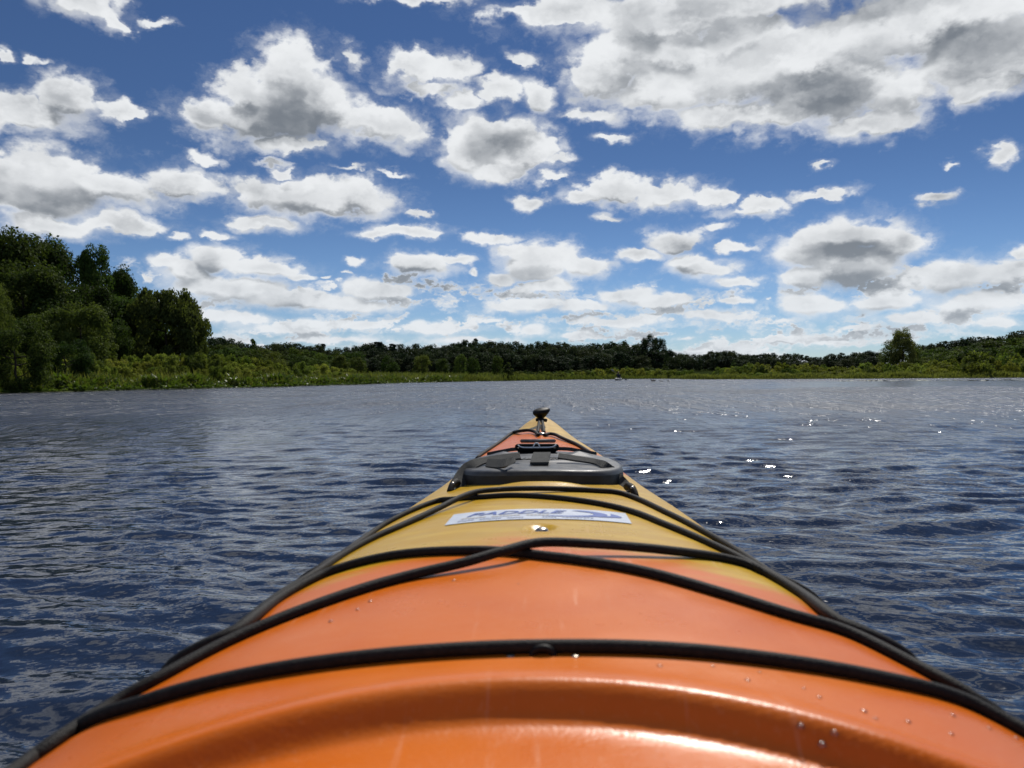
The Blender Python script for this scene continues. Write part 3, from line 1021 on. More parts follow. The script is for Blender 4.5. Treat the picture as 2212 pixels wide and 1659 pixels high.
dl = deck_hit(980, 1054, 0.002)
dr = deck_hit(1364, 1063, 0.002)
eL = np.array([-HW - .002, 1.37, HZ - .012]); eR = np.array([HW + .002, 1.37, HZ - .012])
def rp(px, py, d_):
    v_ = np.array(ray(px, py)); v_ = v_ / v_[1] * d_
    return np.array([v_[0], d_, CAM_H + v_[2]])


TL_, TS_ = (-.12, .90, .30), (-.8, .35, .5)
strap([dl + np.array([.002, .006, .0]), rp(989, 1044, 1.322), rp(997, 1031, 1.338), rp(1008, 1014, 1.352), hp(1025, 1002, .006), hp(1048, 995, .008), hp(1085, 989, .010), hp(1124, 985, .012)],
      [TS_, TS_, TS_, (-.6, .6, .5), (-.35, .8, .45), TL_, TL_, TL_], wid=0.0125)
strap([hp(1052, 1000, .006), hp(1076, 1002, .007), hp(1094, 1000, .011), hp(1112, 992, .013)], [(0.1, .8, .4), (0.1, .8, .4), (0.1, .8, .4), TL_], wid=0.0125, name='loose_strap_end')
TR_, TT_ = (.14, .90, .27), (.8, .35, .5)
strap([dr + np.array([-.002, .006, .0]), rp(1348, 1048, 1.322), rp(1334, 1034, 1.338), rp(1318, 1016, 1.352), hp(1303, 1004, .005), hp(1284, 997, .006), hp(1246, 991, .008), hp(1206, 985, .012)],
      [TT_, TT_, TT_, (.6, .6, .5), (.35, .8, .4), TR_, TR_, TR_], wid=0.0105)
# middle tab that hangs over the script, and the dark strap behind the buckle
c1, c2 = hp(1171, 979, .009), hp(1165, 1001, .004)
strap([c1, (c1 * .6 + c2 * .4) + np.array([0, 0, .001]), c2], [(1, 0.04, 0)] * 3, wid=0.0160, name='strap_tab', th=0.0022)
bz = HZ + 0.002
strap([np.array([-.112, 1.60, HZ - .002]), np.array([-.08, 1.61, bz + .001]), np.array([-.045, 1.605, bz + .006]), np.array([.045, 1.605, bz + .006]), np.array([.08, 1.61, bz + .001]), np.array([.114, 1.598, HZ - .002])],
      [(0, .6, 1)] * 6, wid=0.0032, name='back_strap', th=0.002)

# strap anchors with their screws at both edges
for (q, s_) in ((dl, -1), (dr, 1)):
    v1 = tube(catmull([q + np.array([s_ * .004, -.022, -.004]), q + np.array([s_ * .001, -.012, .006]), q + np.array([s_ * -.004, .002, .010]), q + np.array([s_ * -.006, .014, .006])], 6), 0.0058, 8)
    v, f = merge([v1])
    anc = link('strap_anchor', np_mesh('strap_anchor', v, f), mt_rope, kayak)
    v, f = lathe([(0.0034, -.002), (0.0032, .001), (0.002, .0020), (0.0002, .0023)], 14)
    qq = q + np.array([s_ * .000, -.014, .009])
    link('screw', np_mesh('screw', orient(v, qq, (0, -.6, .8)), f), mt_steel, anc)


# ---- quick-release buckle standing on the back of the hatch
def rounded_loop(w_, h_, r_, n=6, bow=0.0):
    P = []
    for (cx_, cy_, a0) in ((w_ - r_, h_ - r_, 0), (-w_ + r_, h_ - r_, 90), (-w_ + r_, -h_ + r_, 180), (w_ - r_, -h_ + r_, 270)):
        for t in np.linspace(0, 90, n):
            P.append((cx_ + r_ * math.cos(R(a0 + t)), cy_ + r_ * math.sin(R(a0 + t))))
    return np.array(P)


def loop_tube(P3, rad, sides=8):
    P3 = np.asarray(P3)
    n = len(P3)
    t = np.roll(P3, -1, 0) - np.roll(P3, 1, 0)
    t /= np.linalg.norm(t, axis=1)[:, None]
    u = np.cross(t, np.array((0, 1.0, 0.15))); u /= np.linalg.norm(u, axis=1)[:, None]
    w_ = np.cross(t, u)
    a = np.linspace(0, 2 * np.pi, sides, endpoint=False)
    V = P3[:, None, :] + rad * (np.cos(a)[None, :, None] * u[:, None] + np.sin(a)[None, :, None] * w_[:, None])
    V = V.reshape(-1, 3)
    Fq = grid_faces(n, sides, wrap=True)
    j = np.arange(sides); j2 = (j + 1) % sides; o = (n - 1) * sides
    return V, [np.concatenate([Fq, np.stack([o + j, o + j2, j2, j], -1)])]


BY = 1.585
bc = np.array([ray(1160, 966).x / ray(1160, 966).y * BY, BY, CAM_H + ray(1160, 966).z / ray(1160, 966).y * BY])
bm = bmesh.new()
bmesh.ops.create_cube(bm, size=1.0, matrix=Matrix.Translation(Vector(bc + np.array([0, .012, -.0038]))) @ Matrix.Diagonal((0.086, 0.024, 0.0165, 1)))
bmesh.ops.bevel(bm, geom=bm.edges[:], offset=0.004, segments=3, affect='EDGES')
buckle = link('buckle', bm_mesh('buckle', bm), mt_black, kayak)
P2 = rounded_loop(0.0425, 0.0075, 0.006)
v, f = loop_tube(np.stack([bc[0] + P2[:, 0], np.full(len(P2), bc[1] - .0035), bc[2] + P2[:, 1] * .55 + .001], -1), 0.0026)
link('buckle_frame', np_mesh('buckle_frame', v, f), mt_black, buckle)
P2 = rounded_loop(0.0395, 0.0062, 0.005)
P2 = P2[P2[:, 1] < 0.004]
mt_rim, g, b = principled('sunlit_buckle_edge', (0.90, 0.90, 0.90), 0.30, 0.6, 0.0)  # white colour stands in for sunlight on the bevelled edge; emblem shares it
tc_ = g.new('ShaderNodeTexCoord').outputs['Object']
g.l.new(g.step(g.noise(tc_, 160.0, 2.0), 0.3, 0.7, 0.16, 0.34), b.inputs['Roughness'])
rim_pts = np.stack([bc[0] + P2[:, 0], np.full(len(P2), bc[1] - .0066), bc[2] + P2[:, 1] - .0012], -1)
half = np.array([[bc[0] - .039 + .078 * t, bc[1] - .0066, bc[2] + 0.0055 * abs(2 * t - 1) ** 8] for t in np.linspace(0, 1, 24)])
pr = [tube(half, 0.0016, 6)]
ctr = bc + np.array([-.001, -.007, .0006])
for a_, b_ in (((-.0075, -.0005), (-.0030, .0085)), ((.0075, -.0005), (.0030, .0085)), ((-.0030, .0085), (.0030, .0085))):
    pr.append(tube(np.array([ctr + np.array([a_[0], 0, a_[1]]), ctr + np.array([(a_[0] + b_[0]) / 2, 0, (a_[1] + b_[1]) / 2]), ctr + np.array([b_[0], 0, b_[1]])]), 0.0015, 6))
v, f = merge(pr)
link('buckle_rim', np_mesh('buckle_rim', v, f), mt_rim, buckle)
bm = bmesh.new()
bmesh.ops.create_cube(bm, size=1.0, matrix=Matrix.Translation(Vector(bc + np.array([0.002, .022, .0105]))) @ Matrix.Rotation(R(-12), 4, 'X') @ Matrix.Diagonal((0.074, 0.030, 0.005, 1)))
bmesh.ops.bevel(bm, geom=bm.edges[:], offset=0.0018, segments=2, affect='EDGES')
mt_plate, g, b = principled('worn_grey_plate', (0.16, 0.165, 0.18), 0.4, 0.5)
tc_ = g.new('ShaderNodeTexCoord').outputs['Object']
g.l.new(g.mix(g.step(g.noise(tc_, 120.0, 3.0), 0.35, 0.7), (0.12, 0.125, 0.135), (0.22, 0.225, 0.24)), b.inputs['Base Color'])
link('buckle_tongue', bm_mesh('buckle_tongue', bm), mt_plate, buckle)

# ---- sticker with its print
SY0, SY1 = 0.885, 0.968
SX0, SX1 = -0.1115, 0.103


def st_pt(u, w_, lift):
    """u 0..1 across, w 0..1 away from the camera"""
    y = SY0 + (SY1 - SY0) * w_ + 0.004 * (u - .5)
    tr = 0.004 * w_
    x = SX0 + tr * 0.4 + (SX1 - SX0) * u
    return (x, y, float(deck_z(x, y)) + lift)


def sticker_patch(poly_fn, nu, nw, lift):
    V = [st_pt(*poly_fn(i / nu, j / nw), lift) for j in range(nw + 1) for i in range(nu + 1)]
    return np.array(V), [grid_faces(nw + 1, nu + 1)]


mt_stick, g, b = principled('white_vinyl', (0.62, 0.66, 0.74), 0.35, 0.4)
tc_ = g.new('ShaderNodeTexCoord').outputs['Object']
g.l.new(g.mix(g.step(g.noise(tc_, 40.0, 4.0), 0.3, 0.75), (0.66, 0.70, 0.78), (0.54, 0.58, 0.66)), b.inputs['Base Color'])
mt_blue, g, b = principled('blue_print', (0.06, 0.10, 0.34), 0.4, 0.4)
tc_ = g.new('ShaderNodeTexCoord').outputs['Object']
g.l.new(g.mix(g.step(g.noise(tc_, 90.0, 3.0), 0.35, 0.7), (0.060, 0.105, 0.36), (0.10, 0.15, 0.42)), b.inputs['Base Color'])
mt_pale, g, b = principled('faded_blue_print', (0.34, 0.39, 0.52), 0.4, 0.4)
mt_sand, g, b = principled('faded_sand_print', (0.52, 0.50, 0.47), 0.4, 0.4)
v, f = sticker_patch(lambda u, w_: (u, w_), 60, 12, 0.0009)
# a lip all round so that the vinyl has an edge
sticker = link('sticker', np_mesh('sticker', v, f), mt_stick, kayak)

# letters PADDLE, slanted, from the built-in font, laid on the curved deck
fc = bpy.data.curves.new('lettering_source', 'FONT')
fc.body = 'PADDLE'
fc.size = 1.0
fc.shear = 0.35
fc.offset = 0.018
fc.resolution_u = 3
tmp = bpy.data.objects.new('lettering_source', fc)
col.objects.link(tmp)
dg = bpy.context.evaluated_depsgraph_get()
me = bpy.data.meshes.new_from_object(tmp.evaluated_get(dg))
bpy.data.objects.remove(tmp)
bm = bmesh.new(); bm.from_mesh(me)
bmesh.ops.triangulate(bm, faces=bm.faces[:])
for _ in range(2):
    bmesh.ops.subdivide_edges(bm, edges=[e for e in bm.edges if e.calc_length() > 0.12], cuts=1)
    bmesh.ops.triangulate(bm, faces=bm.faces[:])
xs = [v_.co.x for v_ in bm.verts]; ys = [v_.co.y for v_ in bm.verts]
x0_, x1_, y0_, y1_ = min(xs), max(xs), min(ys), max(ys)
for v_ in bm.verts:
    u = 0.095 + (v_.co.x - x0_) / (x1_ - x0_) * 0.565
    w_ = 0.50 + (v_.co.y - y0_) / (y1_ - y0_) * 0.30
    v_.co = st_pt(u, w_, 0.0014)
link('lettering', bm_mesh('lettering', bm, False), mt_blue, sticker)


def polygon_on_sticker(outline, mat, name, lift=0.0014):
    bm = bmesh.new()
    vs = [bm.verts.new((u, w_, 0)) for u, w_ in outline]
    bm.faces.new(vs)
    bmesh.ops.triangulate(bm, faces=bm.faces[:])
    bmesh.ops.subdivide_edges(bm, edges=[e for e in bm.edges if e.calc_length() > 0.04], cuts=2)
    for v_ in bm.verts:
        v_.co = st_pt(v_.co.x, v_.co.y, lift)
    return link(name, bm_mesh(name, bm, False), mat, sticker)


def crescent(cx_, cy_, rx, ry, k_, sh, n=24):
    """blue wave: an ellipse end with a smaller ellipse cut out of its left side"""
    o = [(cx_ + rx * math.cos(t), cy_ + ry * math.sin(t)) for t in np.linspace(R(72), R(-112), n)]
    i_ = [(cx_ + sh + rx * k_ * math.cos(t), cy_ + ry * k_ * 0.92 * math.sin(t)) for t in np.linspace(R(-114), R(70), n)]
    return o + i_


polygon_on_sticker(crescent(0.660, 0.54, 0.225, 0.33, 0.86, -0.045), mt_blue, 'swoosh')
polygon_on_sticker([(0.905, 0.72), (0.945, 0.60), (0.965, 0.48), (0.955, 0.40), (0.90, 0.33), (0.84, 0.30), (0.80, 0.30), (0.86, 0.38), (0.895, 0.46), (0.905, 0.58)], mt_blue, 'swoosh')
# two lines of worn small print: only their blocks can still be made out
prs = np.random.default_rng(5)
def smudges(spans, w0, w1, mat, name):
    P_, off = [], 0
    for (u0, u1, nn_) in spans:
        for i in range(nn_):
            a_ = u0 + (u1 - u0) * i / nn_; b_ = a_ + (u1 - u0) / nn_ * 0.72
            j_ = prs.uniform(-.02, .02)
            V = np.array([st_pt(a_, w0 + j_, .0014), st_pt(b_, w0 + j_, .0014), st_pt(b_ + .006, w1 + j_, .0014), st_pt(a_ + .006, w1 + j_, .0014)])
            P_.append((V, [np.array([[0, 1, 2, 3]])]))
    v, f = merge(P_)
    tag(link(name, np_mesh(name, v, f, False), mat, sticker), kind='stuff')
smudges([(.07, .21, 7), (.24, .40, 8), (.43, .56, 6)], 0.31, 0.41, mt_sand, 'worn_print')
smudges([(.06, .15, 5), (.18, .30, 7), (.33, .42, 6), (.52, .60, 5), (.63, .80, 9)], 0.12, 0.21, mt_pale, 'worn_print')

# ---- water drops on the deck
mt_drop = bpy.data.materials.new('water_drop')
mt_drop.use_nodes = True
g = G(mt_drop.node_tree)
g.n.remove(g.n['Principled BSDF'])
gl = g.new('ShaderNodeBsdfGlossy', {'Color': (1, 1, 1, 1), 'Roughness': 0.22})
tp = g.new('ShaderNodeBsdfTransparent', {'Color': (0.97, 0.95, 0.93, 1)})
fr = g.new('ShaderNodeFresnel', {'IOR': 1.45})
mx = g.new('ShaderNodeMixShader', {0: g.m('ADD', fr.outputs[0], 0.06)})
g.l.new(tp.outputs[0], mx.inputs[1]); g.l.new(gl.outputs[0], mx.inputs[2])
g.l.new(mx.outputs[0], g.n['Material Output'].inputs[0])
dv, df = lathe([(1.0, -0.05), (0.97, .18), (0.86, .36), (0.66, .52), (0.38, .62), (0.02, .65)], 12)
drop_me = np_mesh('water_drop', dv, df)
drop_me.materials.append(mt_drop)
DROPS = [(980, 1255, 1.5, 'single water drop just below the crossed cords, left of the deck centre'),
         (800, 1300, 2.2, 'larger of two close water drops below the left arm of the crossed cord'),
         (773, 1318, 1.5, 'smaller of two close water drops below the left arm of the crossed cord'),
         (715, 1343, 1.8, 'leftmost water drop on the orange deck, below the crossed cord'),
         (1120, 1262, .8, 'tiny water drop near the deck centre below the crossing of the cords'),
         (1452, 1420, .8, 'tiny water drop tucked against the nearest cord, right of its middle eye'),
         (1425, 1440, 1.5, 'first water drop right of the middle eye below the nearest cord'),
         (1540, 1440, 1.1, 'small water drop close under the nearest cord, second right of its eye'),
         (1615, 1470, 1.5, 'lower of the water drop pair under the nearest cord right of centre'),
         (1641, 1453, 1.0, 'upper of the water drop pair under the nearest cord right of centre'),
         (1736, 1488, 1.0, 'smaller and left one of two drops midway between cord and ridge'),
         (1770, 1507, 1.3, 'larger and right one of two drops midway between cord and ridge'),
         (1866, 1538, 1.9, 'big water drop on the right deck with a small one beside it'),
         (1891, 1553, 1.2, 'small water drop touching the shade of the big drop beside it'),
         (1961, 1560, 1.6, 'lone water drop between the big drop and the right end of the cord'),
         (2058, 1547, 1.5, 'upper of two drops one above the other at the right deck edge'),
         (2055, 1587, 1.3, 'lower of two drops one above the other at the right deck edge'),
         (1730, 1571, 1.5, 'water drop just above the raised ridge on the right, left of two others'),
         (1803, 1591, 2.1, 'biggest water drop beside the right end of the raised ridge'),
         (1776, 1612, 1.8, 'water drop sitting on the right end of the raised ridge itself'),
         (2137, 1575, 1.2, 'water drop under the cord where it leaves the right side'),
         (2195, 1595, 1.3, 'outermost water drop at the right edge under the nearest cord')]
for i, (a, b_, sz, lab_) in enumerate(DROPS):
    q = deck_hit(a, b_)
    o = bpy.data.objects.new('water_drop', drop_me)
    col.objects.link(o)
    s_ = 0.00105 * min(sz, 1.7)
    o.location = q
    o.rotation_euler = Vector(deck_normal(q[0], q[1])).to_track_quat('Z', 'Y').to_euler()
    o.scale = (s_ * 1.15, s_, s_)
    tag(o, lab_, 'water drop', 'water drops on the kayak deck')

# ------------------------------------------------------------------ vegetation
def leaf_material(name, dark, light, trans, rough=0.7, spec=0.08, var=0.25, nscale=3.0):
    mt = bpy.data.materials.new(name)
    mt.use_nodes = True
    g = G(mt.node_tree)
    b = mt.node_tree.nodes['Principled BSDF']
    out = mt.node_tree.nodes['Material Output']
    oc = g.new('ShaderNodeTexCoord').outputs['Object']
    oi = g.new('ShaderNodeObjectInfo').outputs['Random']
    n = g.noise(oc, nscale, 3.0, 0.6)
    n2 = g.noise(oc, nscale * 9, 1.0, 0.5)
    f = g.m('ADD', g.m('MULTIPLY', n, 0.6), g.m('MULTIPLY', n2, 0.4))
    f = g.m('ADD', f, g.m('MULTIPLY', g.m('SUBTRACT', oi, 0.5), var * 1.4))
    c = g.mix(g.step(f, 0.32, 0.72), dark, light)
    hsv = g.new('ShaderNodeHueSaturation', {'Hue': g.m('ADD', 0.5, g.m('MULTIPLY', g.m('SUBTRACT', g.m('FRACT', g.m('MULTIPLY', oi, 7.31)), 0.5), 0.045)), 'Color': c})
    c = hsv.outputs[0]
    b.inputs['Roughness'].default_value = rough
    b.inputs['Specular IOR Level'].default_value = spec
    g.l.new(c, b.inputs['Base Color'])
    tr = g.new('ShaderNodeBsdfTranslucent', {'Color': g.v('MULTIPLY', c, (1.25, 1.3, 0.6))})
    mx = g.new('ShaderNodeMixShader', {0: trans})
    g.l.new(b.outputs[0], mx.inputs[1])
    g.l.new(tr.outputs[0], mx.inputs[2])
    g.l.new(mx.outputs[0], out.inputs[0])
    return mt


MT_DARK = leaf_material('dark_leaves', (0.028, 0.050, 0.013), (0.092, 0.128, 0.030), 0.34)
MT_WILLOW = leaf_material('willow_leaves', (0.070, 0.090, 0.026), (0.150, 0.175, 0.058), 0.40)
MT_MID = leaf_material('mid_green_leaves', (0.042, 0.068, 0.016), (0.105, 0.142, 0.034), 0.34)
MT_SHRUB = leaf_material('shrub_leaves', (0.100, 0.132, 0.024), (0.245, 0.275, 0.066), 0.44)
MT_FAR = leaf_material('far_leaves', (0.022, 0.037, 0.019), (0.056, 0.075, 0.034), 0.22)
MT_PINE = leaf_material('pine_needles', (0.014, 0.026, 0.018), (0.034, 0.050, 0.028), 0.08)
MT_GRASS = leaf_material('marsh_grass_blades', (0.090, 0.112, 0.026), (0.180, 0.200, 0.060), 0.36, nscale=0.4)
MT_HERB = leaf_material('pickerelweed_leaves', (0.075, 0.112, 0.020), (0.175, 0.215, 0.048), 0.38, rough=0.4, spec=0.22, nscale=0.8)
MT_LILY = leaf_material('lily_pad_leaves', (0.055, 0.075, 0.022), (0.13, 0.15, 0.05), 0.05, rough=0.35, spec=0.35, nscale=0.8)

mt_bark, g, b = principled('bark', (0.05, 0.04, 0.03), 0.9, 0.15)
oc = g.new('ShaderNodeTexCoord').outputs['Object']
g.l.new(g.mix(g.step(g.noise(g.v('MULTIPLY', oc, (6., 6., 1.2)), 4.0, 4.0, 0.65), 0.35, 0.7), (0.028, 0.022, 0.017), (0.085, 0.072, 0.058)), b.inputs['Base Color'])


def unit(v):
    return v / (np.linalg.norm(v, axis=-1, keepdims=True) + 1e-9)


def leaves(rg, centers, radii, n, size, up=0.35, flat=0.85, droop=0.0, shell=(0.45, 1.18)):
    """n leaf clumps spread over and in the lobes"""
    wgt = radii ** 2
    idx = rg.choice(len(centers), n, p=wgt / wgt.sum())
    d = unit(rg.normal(0, 1, (n, 3)) + np.array([0, 0, up]))
    rr = radii[idx] * rg.uniform(shell[0], shell[1], n)
    pos = centers[idx] + d * rr[:, None] * np.array([1, 1, flat])
    nrm = unit(d * 0.9 + rg.normal(0, 0.75, (n, 3)) + np.array([0, 0, 0.25]))
    tan = unit(np.cross(nrm, rg.normal(0, 1, (n, 3))))
    if droop:
        tan = unit(tan * (1 - droop) + np.array([0, 0, -1.0]) * droop)
        nrm = unit(np.cross(tan, np.cross(nrm, tan)))
    bit = np.cross(nrm, tan)
    s = size * rg.uniform(0.55, 1.35, n)[:, None]
    asp = rg.uniform(0.45, 0.8, n)[:, None]
    bend = nrm * s * rg.uniform(-.25, .25, n)[:, None]
    V = np.stack([pos - tan * s, pos - bit * s * asp + bend, pos + tan * s, pos + bit * s * asp + bend], 1).reshape(-1, 3)
    F_ = np.arange(n * 4).reshape(-1, 4)
    return V, F_


def crown_lobes(rg, kind):
    """lobe centres and radii in a tree of unit height"""
    C, Rr = [], []
    if kind == 'broad':
        for _ in range(58):
            z = rg.uniform(0.10, 0.93)
            env = 0.40 * max(0.05, 1 - ((z - 0.42) / 0.56) ** 2) ** 0.5
            a, q = rg.uniform(0, 6.28), rg.uniform(0.25, 1.0) ** 0.6
            C.append((env * q * math.cos(a), env * q * math.sin(a), z)); Rr.append(rg.uniform(0.065, 0.15))
    elif kind == 'tall':
        for _ in range(34):
            z = rg.uniform(0.12, 0.95)
            env = 0.26 * math.sin(math.pi * min(1, (z - 0.02) / 1.02)) ** 0.55
            a, q = rg.uniform(0, 6.28), rg.uniform(0.2, 1.0) ** 0.6
            C.append((env * q * math.cos(a), env * q * math.sin(a), z)); Rr.append(rg.uniform(0.06, 0.12))
    elif kind == 'willow':
        for _ in range(80):
            z = rg.uniform(0.16, 0.90)
            env = 0.47 * (1 - abs((z - 0.42) / 0.55) ** 2.4) ** 0.5 if abs((z - .42) / .55) < 1 else 0.05
            a, q = rg.uniform(0, 6.28), rg.uniform(0.45, 1.0) ** 0.4
            C.append((env * q * math.cos(a), env * q * math.sin(a), z)); Rr.append(rg.uniform(0.06, 0.12))
    elif kind == 'cone':
        for _ in range(26):
            z = rg.uniform(0.10, 0.95)
            env = 0.23 * (1.02 - z) ** 0.75
            a, q = rg.uniform(0, 6.28), rg.uniform(0.2, 1.0) ** 0.6
            C.append((env * q * math.cos(a), env * q * math.sin(a), z)); Rr.append(0.03 + 0.075 * (1 - z) * rg.uniform(.7, 1.2))
    elif kind == 'pine':
        for _ in range(30):
            z = rg.choice([0.42, 0.52, 0.62, 0.71, 0.80, 0.88, 0.95]) + rg.uniform(-.02, .02)
            env = 0.26 * (1.08 - z) ** 0.45
            a, q = rg.uniform(0, 6.28), rg.uniform(0.2, 1.0)
            C.append((env * q * math.cos(a), env * q * math.sin(a), z)); Rr.append(rg.uniform(0.045, 0.085))
    elif kind == 'shrub':
        for _ in range(26):
            z = rg.uniform(0.12, 0.86)
            env = 0.72 * (1 - z ** 2.2) ** 0.5
            a, q = rg.uniform(0, 6.28), rg.uniform(0.1, 1.0) ** 0.6
            C.append((env * q * math.cos(a), env * q * math.sin(a), z)); Rr.append(rg.uniform(0.12, 0.22))
    return np.array(C), np.array(Rr)


def trunk_mesh(rg, C, Rr, r0=0.020, top=0.80, name='trunk'):
    bend = rg.normal(0, 0.018, (6, 2))
    zs = np.linspace(-0.03, top, 6)
    spine = np.stack([np.cumsum(bend[:, 0]), np.cumsum(bend[:, 1]), zs], -1)
    spine[:, :2] -= spine[0, :2]
    parts = [tube(catmull(spine, 4), np.linspace(r0, r0 * .25, 21), 7)]
    order = rg.permutation(len(C))[:11]
    for i in order:
        c = C[i]
        zb = max(0.12, min(c[2] - 0.12, top * 0.9))
        k_ = (zb + 0.03) / (top + 0.03) * 5
        base = np.array([np.interp(k_, range(6), spine[:, j]) for j in range(3)])
        mid = (base + c) / 2 + np.array([0, 0, -0.02])
        parts.append(tube(catmull([base, mid, c], 4), np.linspace(r0 * .42, r0 * .10, 9), 5))
    v, f = merge(parts)
    return np_mesh(name, v, f)


def make_proto(seed, kind, n, size, **kw):
    rg = np.random.default_rng(seed)
    C, Rr = crown_lobes(rg, kind)
    par = dict(broad=dict(), tall=dict(), willow=dict(droop=0.55, flat=1.15, up=0.1), cone=dict(flat=.8), pine=dict(flat=0.35, up=0.2), shrub=dict(up=0.45, flat=.9))[kind]
    par.update(kw)
    v, f = leaves(rg, C, Rr, n, size, **par)
    name = 'foliage' if kind == 'shrub' else 'crown'
    cm_ = np_mesh(name, v, f, smooth=False)
    if kind == 'shrub':
        st = []
        for i in rg.permutation(len(C))[:9]:
            c = C[i]
            st.append(tube(catmull([np.array([c[0] * .12, c[1] * .12, -.08]), np.array([c[0] * .5, c[1] * .5, c[2] * .55]), c], 4), np.linspace(.016, .006, 9), 5))
        vv, ff = merge(st)
        tm = np_mesh('stem', vv, ff)
    else:
        tm = trunk_mesh(rg, C, Rr, r0=0.024 if kind != 'pine' else 0.016, top=0.82)
    tm.materials.append(mt_bark)
    return cm_, tm


PROTO = {
    'broad': [make_proto(s, 'broad', 15000, 0.0150) for s in (1, 2, 3)],
    'tall': [make_proto(s, 'tall', 8000, 0.015) for s in (4, 5)],
    'willow': [make_proto(6, 'willow', 26000, 0.0180)],
    'far': [make_proto(s, 'broad', 3600, 0.027) for s in (7, 8, 9, 10)],
    'fartall': [make_proto(s, 'tall', 2600, 0.026) for s in (11, 12)],
    'cone': [make_proto(s, 'cone', 2400, 0.022) for s in (13, 14)],
    'pine': [make_proto(s, 'pine', 3000, 0.022) for s in (15, 16)],
    'shrub': [make_proto(s, 'shrub', 4600, 0.038) for s in (17, 18, 19)],
    'farshrub': [make_proto(s, 'shrub', 1500, 0.060) for s in (20, 21, 22)],
}
rt = np.random.default_rng(77)
ORD = ('first second third fourth fifth sixth seventh eighth ninth tenth eleventh twelfth thirteenth fourteenth fifteenth sixteenth seventeenth eighteenth nineteenth twentieth').split()
ORD += ['twenty-' + o for o in ORD[:9]] + ['thirtieth'] + ['thirty-' + o for o in ORD[:9]] + ['fortieth']
_matted = {}


def plant(kind, name, x, y, z, height, wide, label, cat, group, mat, pick=None, parts=True):
    """one tree or shrub of its own: a root with crown and trunk (foliage and stems); meshes are shared"""
    lst = PROTO[kind]
    i = int(rt.integers(len(lst))) if pick is None else pick
    cm_, tm = lst[i]
    key = (kind, i, mat.name)
    if key not in _matted:
        if cm_.materials:
            cm_ = cm_.copy()
            cm_.materials[0] = mat
        else:
            cm_.materials.append(mat)
        _matted[key] = cm_
    cm_ = _matted[key]
    root = empty(name, (x, y, z), rt.uniform(0, 6.28))
    root.scale = (height * wide, height * wide, height)
    tag(root, label, cat, group)
    for me_ in (cm_, tm):
        o = bpy.data.objects.new('foliage' if me_ is cm_ and 'shrub' in kind else 'stem' if 'shrub' in kind else 'crown' if me_ is cm_ else 'trunk', me_)
        o.parent = root
        col.objects.link(o)
    return root


def tree_at(kind, px, top, dist, hw, label, group=None, name='broadleaf_tree', mat=MT_DARK, pick=None, cat='tree', base=None):
    """tree on the ground along a view column, its top as high as the view direction asks, half width in picture units"""
    x, y, z, a = at(px, dist)
    if base is not None:
        z = base
    h_ = z_at(px, top, dist) - z
    w_ = hw / FPX * dist / {'tall': .30, 'fartall': .30, 'shrub': .78, 'farshrub': .78, 'cone': .25, 'pine': .28, 'willow': .50}.get(kind, .44) / h_
    return plant(kind, name, x, y, z, h_, w_, label, cat, group, mat, pick)


# ---- the big trees on the left bank
GL = 'tall trees of the wood on the left bank'
big = [
    # back row
    ('broad', -70, 520, 66, 80, 'tall dark tree cut by the left edge of the photo'),
    ('broad', 22, 506, 64, 62, 'tallest dark tree crown at the left edge of the wood'),
    ('broad', 88, 519, 67, 55, 'dark rounded crown just right of the highest crown of the wood'),
    ('broad', 150, 545, 66, 52, 'dark crown in the dip left of the pointed tree top'),
    ('tall', 212, 531, 63, 27, 'narrow dark tree whose pointed top pokes above the wood'),
    ('broad', 244, 580, 66, 40, 'dark crown on the slope just right of the pointed tree top'),
    ('broad', 282, 618, 69, 38, 'dark crown low on the slope above the willow'),
    ('broad', 262, 600, 72, 30, 'dark crown between the pointed top and the willow'),
    # middle rows
    ('broad', 60, 575, 56, 62, 'dark tree below the highest crown of the wood'),
    ('broad', 130, 610, 56, 55, 'dark tree in the middle of the wood face'),
    ('broad', 205, 620, 57, 48, 'dark tree below the pointed tree top'),
    ('broad', 262, 648, 58, 40, 'dark tree in the shade left of the willow'),
    ('broad', 110, 668, 51, 46, 'lower dark tree behind the leafy bush by the left edge'),
    ('broad', 180, 660, 50, 44, 'lower dark tree with a spreading crown above the shrubs'),
    ('broad', 236, 690, 52, 36, 'lowest dark tree in the gap left of the willow'),
    ('broad', -15, 612, 50, 26, 'olive green tree cut by the left edge below the tall crowns'),
    ('broad', 60, 690, 52, 44, 'shaded tree behind the leafy bush at the left edge'),
    ('broad', 320, 690, 60, 40, 'dark tree in the shade inside the willow edge'),
]
for i, (k_, px, top, dist, hw, lab) in enumerate(big):
    tree_at(k_, px, top, dist, hw * 1.35, lab, GL, mat=MT_MID if 'olive' in lab or i == 1 else MT_DARK)
tree_at('willow', 358, 622, 57, 76, 'round olive willow with hanging branches at the right end of the left wood', None, 'willow_tree', MT_WILLOW)
tree_at('broad', 372, 655, 63, 44, 'dark tree in the shade right behind the willow', GL)
tree_at('broad', 305, 640, 60, 34, 'olive tree leaning against the left side of the willow', GL, mat=MT_WILLOW)
tree_at('tall', 436, 700, 84, 14, 'small dark tree peeping out just right of the willow', GL)
tree_at('broad', 48, 698, 38, 56, 'big leafy bush with pale leaf edges at the left edge of the bank', None, 'tall_bush', MT_MID, cat='bush')
tree_at('broad', 150, 735, 42, 42, 'broad dark green bush between the leafy bush and the low shrubs', None, 'tall_bush', MT_DARK, cat='bush')

